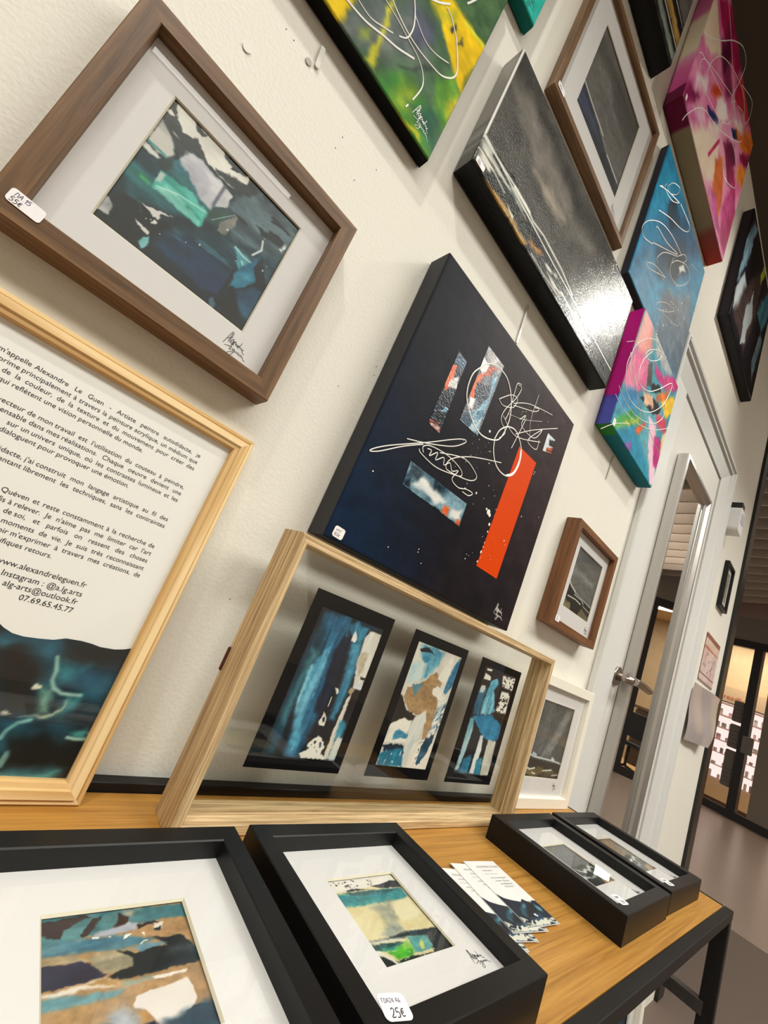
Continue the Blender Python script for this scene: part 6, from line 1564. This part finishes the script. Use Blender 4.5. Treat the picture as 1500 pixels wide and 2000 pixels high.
# dark square canvas with the orange bar
t = canvas('black square canvas with one orange bar and white looping lines, hung above the oak frame', 0.235, 0.632, 0.9718, 1.3712, 0.0348, OPS['dark'], 150, {'*': '3a3b3e'})
DARK = t
for nm in ('dp1', 'dp2', 'dp3', 'dp4'):
    q = QUAD[nm]
    me = art_quad('painted_patch', OPS[nm], q, 0.397, 0.3994, -0.0352, 70)
    link('painted_patch', me, M_GLOSS, t)
q = [(p[0] * 0.397, p[1] * 0.3994) for p in QUAD['orange']]
link('orange_bar', prism_me('orange_bar', q, -0.0352, -0.0345), mat('orange_paint', 'd84400', 0.5, spec=0.12, var=0.05, vscale=30), t)
for (wd_, st) in LINES['dark']:
    scribble(t, [[(p[0] * 0.397, p[1] * 0.3994) for p in st]], wd_, -0.0354)
link('paint_spatter', dots_me('paint_spatter', [(p[0] * 0.397, p[1] * 0.3994, p[2]) for p in DOTS['dark']], -0.0350), M_WHITEPAINT, t)
signature(t, 0.3430, 0.0140, 0.0195, -0.0350, M_WHITEPAINT)
sticker(t, 0.0166, 0.0104, 0.0150, 0.0125, -0.0350, [('oploz', 0.0028, -0.0052, 0.0014, True), ('160e', 0.0036, -0.0056, -0.0044, False)], 0.05)

# long grey seascape canvas
t = canvas('long glossy grey seascape canvas with black edge, hung above the black square canvas', 0.207, 0.702, 1.503, 1.7265, 0.0345, OPS['grey'], 320, {'l': [(0, '1a1a1a'), (.10, '202020'), (.16, '6a6966'), (.2, '2c2c2b'), (.26, '7a7772'), (.34, '3a3a38'), (.38, '6c6964'), (.7, '6a6661'), (.9, '77736d'), (1, '5c5a56')], 'b': '0c0c0b', 't': '5c5a56', 'r': '35342f'}, M_GLOSS)
sticker(t, 0.0135, 0.0075, 0.0190, 0.0095, -0.0350, [('oplo', 0.0026, -0.006, 0.0006, True), ('160e', 0.0028, -0.006, -0.0034, False)])
t.location.y = -0.002

# yellow and green canvas
t = canvas('yellow and green canvas with black edge and white arcs, hung at the top', -0.239, 0.161, 1.453, 1.799, 0.0180, OPS['yellow'], 300, {'b': '0d0d0c', '*': '151513'})
for (wd_, st) in LINES['yellow']:
    wd_ *= 0.6
    scribble(t, [[(p[0] * 0.400, p[1] * 0.346) for p in st]], wd_, -0.0184)
signature(t, 0.355, 0.0185, 0.022, -0.0182, M_WHITEPAINT)

# teal canvas corner
t = canvas('small plain turquoise canvas between the yellow canvas and the upper walnut frame', -0.085, 0.215, 1.809, 2.109, 0.0190, OPS['teal'], 40, {'*': '1f7c72', 'b': '176a62'})
signature(t, 0.262, 0.010, 0.022, -0.0192, mat('ink_teal', '17564f', 0.6))

# walnut frame with grey storm
t, mb, my = framed('picture_frame', 'walnut frame with dark grey storm painting in a white mat, hung above the grey canvas', (0.293, -0.001, 1.806), (0, 0, 0), 0.333, 0.345, 0.0175, 0.0135, M_WALNUT, (0.068, 0.266, 0.069, 0.280), OPS['B'], 130, -0.0085)
signature(mb, 0.262, 0.034, 0.019, my - 0.0002, mat('ink_pencil', '8f8b86', 0.7))
sticker(t, 0.0190, 0.0128, 0.0225, 0.0105, -0.0180, [('160e', 0.004, -0.008, -0.002, True)])

# dark striped canvas at the top edge
t = canvas('black edged canvas with gold and grey stripes, cut by the top of the photo', 0.05, 0.549, 2.235, 2.735, 0.0400, OPS['black7'], 120, {'*': '121213'}, M_GLOSS)

# pink canvas
t = canvas('square pink and magenta canvas with white loops and pale edges, hung high on the right', 0.628, 1.116, 2.263, 2.762, 0.0408, OPS['pink'], 200, {'l': [(0, '5e1636'), (.08, '6a1a3c'), (.085, 'c84f8c'), (.22, 'd9679d'), (.3, 'e8a0bc'), (.34, 'eadcc0'), (.6, 'ecd9bd'), (.65, 'd976a6'), (1, 'c0548c')], 'b': [(0, '611638'), (.13, '6b1a3e'), (.15, '8a8268'), (.5, '968c70'), (.72, '8c8068'), (.78, '8a4a44'), (1, '9c3426')], 't': 'b04a84', 'r': 'a02c50'})
for (wd_, st) in LINES['pink']:
    wd_ *= 0.75
    scribble(t, [[(p[0] * 0.488, p[1] * 0.499) for p in st]], wd_, -0.0412)
sticker(t, 0.016, 0.014, 0.008, 0.018, -0.0410, [])

# blue canvas
t = canvas('square blue canvas with white looping lines, hung between the grey and the pink canvas', 0.676, 1.069, 1.790, 2.185, 0.0185, OPS['blue'], 200, {'*': '2a2730', 'l': '2c2a33'})
for (wd_, st) in LINES['blue']:
    wd_ *= 0.75
    scribble(t, [[(p[0] * 0.393, p[1] * 0.395) for p in st]], wd_, -0.0189)

# rainbow canvas
t = canvas('small rainbow coloured canvas with teal and magenta edges, hung left of the door', 0.765, 1.058, 1.462, 1.768, 0.0330, OPS['rainbow'], 200, {'l': [(0, '4a52a0'), (.2, '5050a8'), (.235, '5a3f98'), (.25, 'b01a78'), (1, 'b8187e')], 'b': [(0, '2f7a34'), (.13, '36863a'), (.17, '17707c'), (.6, '11707e'), (1, '156a78')], 't': 'd8a090', 'r': '7a3060'})
for (wd_, st) in LINES['rainbow']:
    wd_ *= 0.75
    scribble(t, [[(p[0] * 0.293, p[1] * 0.306) for p in st]], wd_, -0.0334)
sticker(t, 0.0115, 0.0095, 0.012, 0.016, -0.0332, [('p', 0.005, -0.002, -0.001, True)])

# black edged abstract on the far right
t = canvas('black edged canvas with blue and white knife strokes, hung over the door casing', 1.309, 1.800, 2.244, 2.716, 0.0316, OPS['black11'], 140, {'*': '141318', 'l': '26222c'}, M_GLOSS)

# small walnut frame
t, mb, my = framed('picture_frame', 'small walnut box frame with grey seascape, hung beside the door', (0.773, -0.001, 1.0245), (0, 0, 0), 0.218, 0.219, 0.0295, 0.0145, wood('walnut_wood_warm', '553520', '8f603a', 130, 0.05, 0.5, contrast=(0.3, 0.72)), (0.052, 0.1805, 0.048, 0.1785), OPS['C'], 110, -0.0175)
signature(mb, 0.174, 0.0245, 0.0135, my - 0.0002)
sticker(t, 0.0205, 0.0155, 0.0180, 0.0120, -0.0300, [('50e', 0.0032, -0.005, -0.004, True), ('55e', 0.0028, -0.005, 0.0012, True)])

# small black frame near the post
t, mb, my = framed('picture_frame', 'small black frame with pale drawing, hung between the door and the black post', (2.095, -0.001, 1.470), (0, 0, 0), 0.128, 0.196, 0.0155, 0.012, M_BLACKWOOD, (0.030, 0.100, 0.035, 0.160), OPS['s13'], 60, -0.006)

# alarm sensor
sn = thing('motion_sensor', 'white motion sensor with black cap on the wall beside the door casing', 'sensor', (1.925, -0.001, 1.735))
link('sensor_body', prism_me('sensor_body', round_rect(0.080, 0.100, 0.014, 5, 0.040, 0.050), -0.050, 0.0), mat('sensor_white', 'e8e6e6', 0.4), sn)
link('sensor_window', prism_me('sensor_window', round_rect(0.052, 0.040, 0.008, 4, 0.044, 0.062), -0.0515, -0.050), mat('sensor_grey', 'c4c6cc', 0.3), sn)
link('sensor_cap', prism_me('sensor_cap', round_rect(0.050, 0.026, 0.006, 4, 0.034, 0.112), -0.048, -0.005), mat('sensor_black', '141312', 0.35), sn)

# printed plan and the plastic pocket under it
pl = link('wall_notice', art_me('wall_notice', OPS['notice'], 0, 0.258, 0, 0.190, -0.0012, 60), M_PRINT, None, (2.052, -0.001, 1.155))
tag(pl, 'pink printed floor plan sheet taped to the wall beside the black post', 'notice')
ns = random.Random(3)
bm = bmesh.new()
NX, NY = 12, 10
gv = {}
for j in range(NY + 1):
    for i in range(NX + 1):
        u, v = i / NX, j / NY
        x = (1.985 + 0.28 * u) * (1 - v) + (1.955 + 0.38 * u) * v + 0.035 * u * math.sin(math.pi * v)
        z = 0.925 + 0.205 * v + 0.005 * u
        y = -0.012 - 0.016 * u - 0.006 * abs(math.sin(u * 4.5 + v * 2.0)) * (0.3 + u) - 0.003 * math.sin(v * 7)
        gv[i, j] = bm.verts.new((x, y, z))
for j in range(NY):
    for i in range(NX):
        bm.faces.new((gv[i, j], gv[i + 1, j], gv[i + 1, j + 1], gv[i, j + 1]))
po = link('plastic_pocket', from_bm('plastic_pocket', bm, True), mat('pocket_plastic', 'b7adac', 0.25, var=0.08, vscale=12, coat=0.4))
tag(po, 'crumpled clear plastic pocket hanging on the wall under the pink notice', 'plastic pocket')

# clear adhesive hooks and marks on the wall
M_CLEAR = mat('clear_plastic', 'cdc8ba', 0.25, spec=0.4)
def clip(label, x, z, w, h, rot, name='adhesive_strip'):
    o = link(name, prism_me(name, round_rect(w, h, min(w, h) * 0.3, 3), -0.0022, 0.0), M_CLEAR, None, (x, -0.0005, z), (0, rot, 0))
    tag(o, label, 'adhesive strip')
clip('clear plastic hanging strip below the yellow canvas', 0.0115, 1.4225, 0.0050, 0.026, -0.15)
clip('clear plastic hanging strip between the black canvas and the grey canvas', 0.4435, 1.4500, 0.0045, 0.075, -0.08)
clip('thin clear strip under the rainbow canvas', 0.8860, 1.4250, 0.0025, 0.066, 0.05)
o = link('adhesive_pad', tube_me('adhesive_pad', [(-0.0400, -0.0012, 1.3524), (-0.0400, 0.0, 1.3524)], 0.0042, 14), M_CLEAR)
tag(o, 'small round clear pad stuck on the wall right of the large walnut frame', 'adhesive pad')
o = link('wall_plug', tube_me('wall_plug', [(0.0052, -0.0012, 1.4068), (0.0052, 0.0, 1.4068)], 0.0036, 12), mat('plug_grey', 'a8a49a', 0.5))
tag(o, 'little grey wall plug beside the clear strip below the yellow canvas', 'wall plug')
for k, (x_, z_) in enumerate(((-0.0241, 1.409), (-0.0143, 1.4084), (0.0675, 1.3817), (0.0666, 1.3635), (0.0999, 1.356), (0.2271, 1.1944), (0.2296, 1.1832), (0.1928, 1.14), (0.3818, 1.4818), (0.1161, 1.3933), (0.1874, 0.8749), (0.24, 1.4978), (0.7587, 1.0041))):
    o = link('nail_hole', tube_me('nail_hole', [(x_, -0.0003, z_), (x_, 0.0, z_)], 0.0006, 8), mat('hole_dark', '4c463c', 0.9))
    tag(o, 'tiny dark nail hole in the white wall', 'nail hole', 'nail holes in the white wall')

# ---------------------------------------------------------------- leaning on the table
# oak double-glass frame with three strips
OW, OH, OD = 0.5542, 0.2658, 0.0375
ot = thing('picture_frame', 'wide oak frame with three black bordered blue strips, standing on the table', 'picture frame', (0.1923, (0.8149 - 1) * 0.42 + OD * math.cos(0.0209), ZT), (-0.0209, 0, 0))
rails(ot, OW, OH, [(0, 0), (-OD + .0008, 0), (-OD, .0008), (-OD, .0085), (-OD + .0008, .0095), (-.0195, .0095), (-.0195, .0085), (-.0170, .0085), (-.0170, .0095), (0, .0095)], M_OAK)
pane(ot, 0.009, OW - 0.009, 0.009, OH - 0.009, -0.0190, 'front_glass')
pane(ot, 0.009, OW - 0.009, 0.009, OH - 0.009, -0.0172, 'rear_glass')
for nm, x0_ in (('P1', 0.0535), ('P2', 0.2135), ('P3', 0.3715)):
    pn = box('strip_mount', x0_, x0_ + 0.119, -0.0186, -0.0176, 0.0485, 0.2245, mat('black_card', '08080a', 0.8, spec=0.1), ot)
    wz = WIN[nm]
    link('artwork', art_me('artwork', OPS[nm], x0_ + 0.119 * wz[0], x0_ + 0.119 * wz[1], 0.0485 + 0.176 * wz[2], 0.0485 + 0.176 * wz[3], -0.0188, 110), M_PRINT, pn)
box('turn_clip', -0.0025, 0.004, -0.0030, -0.0002, 0.122, 0.144, mat('clip_brown', '4c2418', 0.5), ot, 0.001)
box('price_tag', OW - 0.0165, OW - 0.0035, -OD - 0.0004, -OD, 0.0005, 0.006, M_STICKER, ot)

# white frame
wt, mb, my = framed('picture_frame', 'white frame with grey storm seascape leaning on the wall behind the oak frame', (0.815, -0.0345 + 0.0246, ZT), (-0.02, 0, 0), 0.2505, 0.2440, 0.0250, 0.0195, M_WHITEWOOD, (0.044, 0.190, 0.052, 0.196), OPS['white'], 110, -0.016)
signature(mb, 0.172, 0.034, 0.013, my - 0.0002)

# pine frame with the printed text
PW, PH, PD = 0.245, 0.3305, 0.0145
TILT = 0.075
pt = thing('picture_frame', 'pine frame with printed French text sheet, leaning against the wall at the left', 'picture frame', (0.134 - PW, -0.0255, ZT), (-TILT, 0, 0))
pprof = [(0, 0), (-0.0105, 0), (-0.0120, 0.0015), (-0.0120, 0.0035), (-0.0110, 0.0045), (-0.0145, 0.0055), (-0.0145, 0.0115), (-0.0128, 0.0125), (-0.0120, 0.0160), (-0.0100, 0.0172), (0, 0.0172)]
rails(pt, PW, PH, pprof, M_PINE)
sheet = box('printed_sheet', 0.016, PW - 0.016, -0.0062, -0.0055, 0.016, PH - 0.016, M_PAPER, pt)
pane(pt, 0.016, PW - 0.016, 0.016, PH - 0.016, -0.0075)
# painted wave along the foot of the sheet
wv = WAVE
x0_, x1_ = 0.0165, PW - 0.0165
me = wave_me('painted_wave', OPS['poster'], x0_, x1_, 0.0165, wv, -0.0065, 230)
link('painted_wave', me, M_PRINT, sheet)
# (start of the line in view, x where the main run starts, main run, x where it ends); baselines follow TEXT_Z
TX = [
    ("Je m'appelle", 0.0755, "Alexandre Le Guen - Artiste peintre autodidacte, je", 0.2060), ("m'exprime", 0.0706, "principalement à travers la peinture acrylique, un médium que", 0.2060),
    ("", 0.0618, "de la couleur, de la texture et du mouvement pour créer des", 0.2060), ("", None, "qui reflètent une vision personnelle du monde.", 0.1631),
    ("vecteur de mon", 0.1042, "travail est l'utilisation du couteau à peindre,", 0.2060), ("indispensable dans mes", 0.1114, "réalisations. Chaque oeuvre devient une", 0.2060),
    ("sur un", 0.0949, "univers unique, où les contrastes lumineux et les", 0.2060), ("", None, "dialoguent pour provoquer une émotion.", 0.1669),
    ("Autodidacte, j'ai", 0.1070, "construit mon langage artistique au fil des", 0.2063), ("expérimentant", 0.1022, "librement les techniques, sans les contraintes", 0.2063),
    ("", 0.0981, "Quéven et reste constamment à la recherche de", 0.2068), ("défis à", 0.1090, "relever. Je n'aime pas me limiter car l'art", 0.2070),
    ("de", 0.1121, "soi, et parfois on ressent des choses", 0.2070), ("", 0.1077, "moments de vie. Je suis très reconnaissant", 0.2072),
    ("pouvoir", 0.1162, "m'exprimer à travers mes créations, de", 0.2072), ("", None, "magnifiques retours.", 0.1451)]
TEXT_Z = [0.2914, 0.2849, 0.2784, 0.2717, 0.2588, 0.2525, 0.2460, 0.2397, 0.2270, 0.2206, 0.2013, 0.1947, 0.1881, 0.1812, 0.1747, 0.1680]
_m0, _w0 = text_me(TX[1][2], 0.006)
TEXT_SIZE = 0.006 * (0.2060 - 0.0706) / _w0 * 0.985
for (frag, x0_, run, x1_), zz in zip(TX, TEXT_Z):
    me_, w0 = text_me(run, TEXT_SIZE, width=(x1_ - x0_) if x0_ else None)
    if x0_:
        me_.transform(Matrix.Diagonal(((x1_ - x0_) / w0, 1, 1, 1)))
    else:
        x0_ = x1_ - w0
    link('printed_text', me_, M_INK, sheet, (x0_, -0.0064, zz))
    if frag:
        me_, w0 = text_me(frag, TEXT_SIZE)
        link('printed_text', me_, M_INK, sheet, (x0_ - 0.0016 - w0, -0.0064, zz))
for (txt, z_) in (("www.alexandreleguen.fr", 0.1547), ("Instagram : @a.lg.arts", 0.1474), ("alg-arts@outlook.fr", 0.1409), ("07.69.65.45.77", 0.1341)):
    me_, w0 = text_me(txt, TEXT_SIZE * 1.12)
    link('printed_text', me_, M_INK, sheet, (0.1755 - w0, -0.0064, z_))

# ---------------------------------------------------------------- lying on the table
M_BF = M_BLACKWOOD
def flat_frame(label, cx, cy, yaw, w, l, h, wd, win, ops, nu, sig=True):
    """box frame lying on its back: frame-local z points to the wall, front faces up"""
    t = thing('picture_frame', label, 'picture frame', (0, 0, 0), (0, 0, 0))
    R_ = Matrix.Translation((cx, cy, ZT)) @ Matrix.Rotation(yaw, 4, 'Z') @ Matrix.Rotation(-math.pi / 2, 4, 'X') @ Matrix.Translation((-w / 2, 0, -l / 2))
    t.matrix_world = R_
    rails(t, w, l, rect_prof(h, wd, 0.0008), M_BF)
    my = -h + 0.0125
    mb = mat_board(t, wd - 0.0008, w - wd + 0.0008, wd - 0.0008, l - wd + 0.0008, win[0], win[1], win[2], win[3], my)
    link('artwork', art_me('artwork', ops, win[0] - 0.001, win[1] + 0.001, win[2] - 0.001, win[3] + 0.001, my + 0.0022, nu), M_PRINT, t)
    pane(t, wd - 0.0008, w - wd + 0.0008, wd - 0.0008, l - wd + 0.0008, my - 0.002)
    return t, mb, my
def w2(ux, uy):
    return ux * 0.42, (uy - 1) * 0.42
FW, FL, FH, FWD = 0.1845, 0.1745, 0.0312, 0.0155
F1 = (0.2242 - FW / 2, -0.1113 - FL / 2)
t, mb, my = flat_frame('black box frame with brown and blue abstract, lying flat nearest the left corner', F1[0], F1[1], -0.006, FW, FL, FH, FWD, (0.0592, 0.1363, 0.0508, 0.1275), OPS['bf1'], 200)
signature(mb, 0.1375, 0.020, 0.012, my - 0.0002)
F2 = w2(0.7792, 0.5279)
t, mb, my = flat_frame('black box frame with green and cream wave, lying flat with a 25 euro tag', F2[0], F2[1], -0.0087, 0.1790, 0.1736, 0.0316, FWD, (0.0552, 0.1329, 0.0496, 0.1260), OPS['bf2'], 150)
signature(mb, 0.1365, 0.0325, 0.0120, my - 0.0002)
sticker(t, 0.0238, 0.0172, 0.0190, 0.0150, -0.0320, [('TDA24.46', 0.0026, -0.0080, 0.0020, True), ('25e', 0.0050, -0.0048, -0.0058, False)], 0.22)
F3 = w2(1.7455, 0.5593)
t, mb, my = flat_frame('black box frame with grey wave, lying flat beside the cards', F3[0], F3[1], 0.010, 0.1880, 0.1755, 0.0310, FWD, (0.0586, 0.1350, 0.0511, 0.1255), OPS['bf3'], 90)
signature(mb, 0.1410, 0.0220, 0.012, my - 0.0002)
sticker(t, 0.0282, 0.0172, 0.0180, 0.0150, -0.0314, [('TDA24', 0.0028, -0.006, 0.0018, True), ('25e', 0.0044, -0.004, -0.0055, False)], 0.12)
F4 = w2(2.2305, 0.5675)
t, mb, my = flat_frame('black box frame with brown grey abstract, lying flat at the right table end', F4[0] + 0.0015, F4[1], -0.004, 0.1860, 0.1762, 0.0304, FWD, (0.0546, 0.1320, 0.0490, 0.1255), OPS['bf4'], 90)
signature(mb, 0.1410, 0.0220, 0.012, my - 0.0002)
sticker(t, 0.0312, 0.0132, 0.0180, 0.0140, -0.0308, [('TDA24', 0.0028, -0.006, 0.0018, True), ('25e', 0.0044, -0.004, -0.0055, False)], 0.12)

# business cards, fanned
CW, CL = 0.0578, 0.0905
card_me = box_me('card_stock', -CW / 2, CW / 2, -CL / 2, CL / 2, 0, 0.0004)
card_art = art_me('card_print', OPS['card'], -CW / 2 + 0.0002, CW / 2 - 0.0002, -CL / 2 + 0.0002, CL / 2 - 0.0002, 0, 90)
card_art.transform(Matrix.Rotation(-math.pi / 2, 4, 'X') @ Matrix.Scale(1, 4))
card_txt = []
for (s, sz, x_, y_, fx) in (('ALEXANDRE LE GUEN', 0.0042, -0.0155, 0.0345, 1), ('artiste peintre', 0.0032, -0.0110, 0.0290, 1), ('www.alexandreleguen.fr', 0.0030, -0.0095, 0.0180, 1), ('Instagram : @a.lg.arts', 0.0030, -0.0060, 0.0135, 1), ('alg-arts@outlook.fr', 0.0030, -0.0030, 0.0090, 1), ('07.69.65.45.77', 0.0030, 0.0, 0.0048, 1)):
    me_, w0 = text_me(s, sz)
    me_.transform(Matrix.Rotation(-math.pi / 2, 4, 'X'))
    card_txt.append((me_, x_, y_))
M_CARDINK = mat('card_ink', '6e6a6a', 0.7)
CARDS = CARDPOS
NAMES = ['bottom business card of the fan, almost hidden beside the black frame', 'second lowest business card of the fan beside the black frame', 'middle business card of the fan on the table', 'second highest business card of the fan, under the top card', 'top business card of the fan with dark blue wave, fully visible']
for k, ((x_, y_), a_) in enumerate(CARDS):
    c = thing('business_card', NAMES[k], 'card', (x_, y_, ZT + 0.0002 + k * 0.0007), (0, 0, a_), 'fan of business cards')
    link('card_stock', card_me, M_PAPER, c)
    link('card_print', card_art, M_PRINT, c, (0, 0, 0.00055))
    for (me_, px, py) in card_txt:
        link('printed_text', me_, M_CARDINK, c, (px, py, 0.00062))
    link('printed_rule', box_me('printed_rule', -0.013, 0.011, 0.0245, 0.0248, 0.0005, 0.00062), M_CARDINK, c)

# frame stored on the lower shelf
t, mb, my = framed('picture_frame', 'white framed dark blue picture stored under the table top', (0.715, -0.236, SZ + 0.0145), (-0.06, 0, 0), 0.245, 0.258, 0.02, 0.016, M_WHITEWOOD, (0.045, 0.20, 0.045, 0.213), OPS['under'], 40, -0.012)
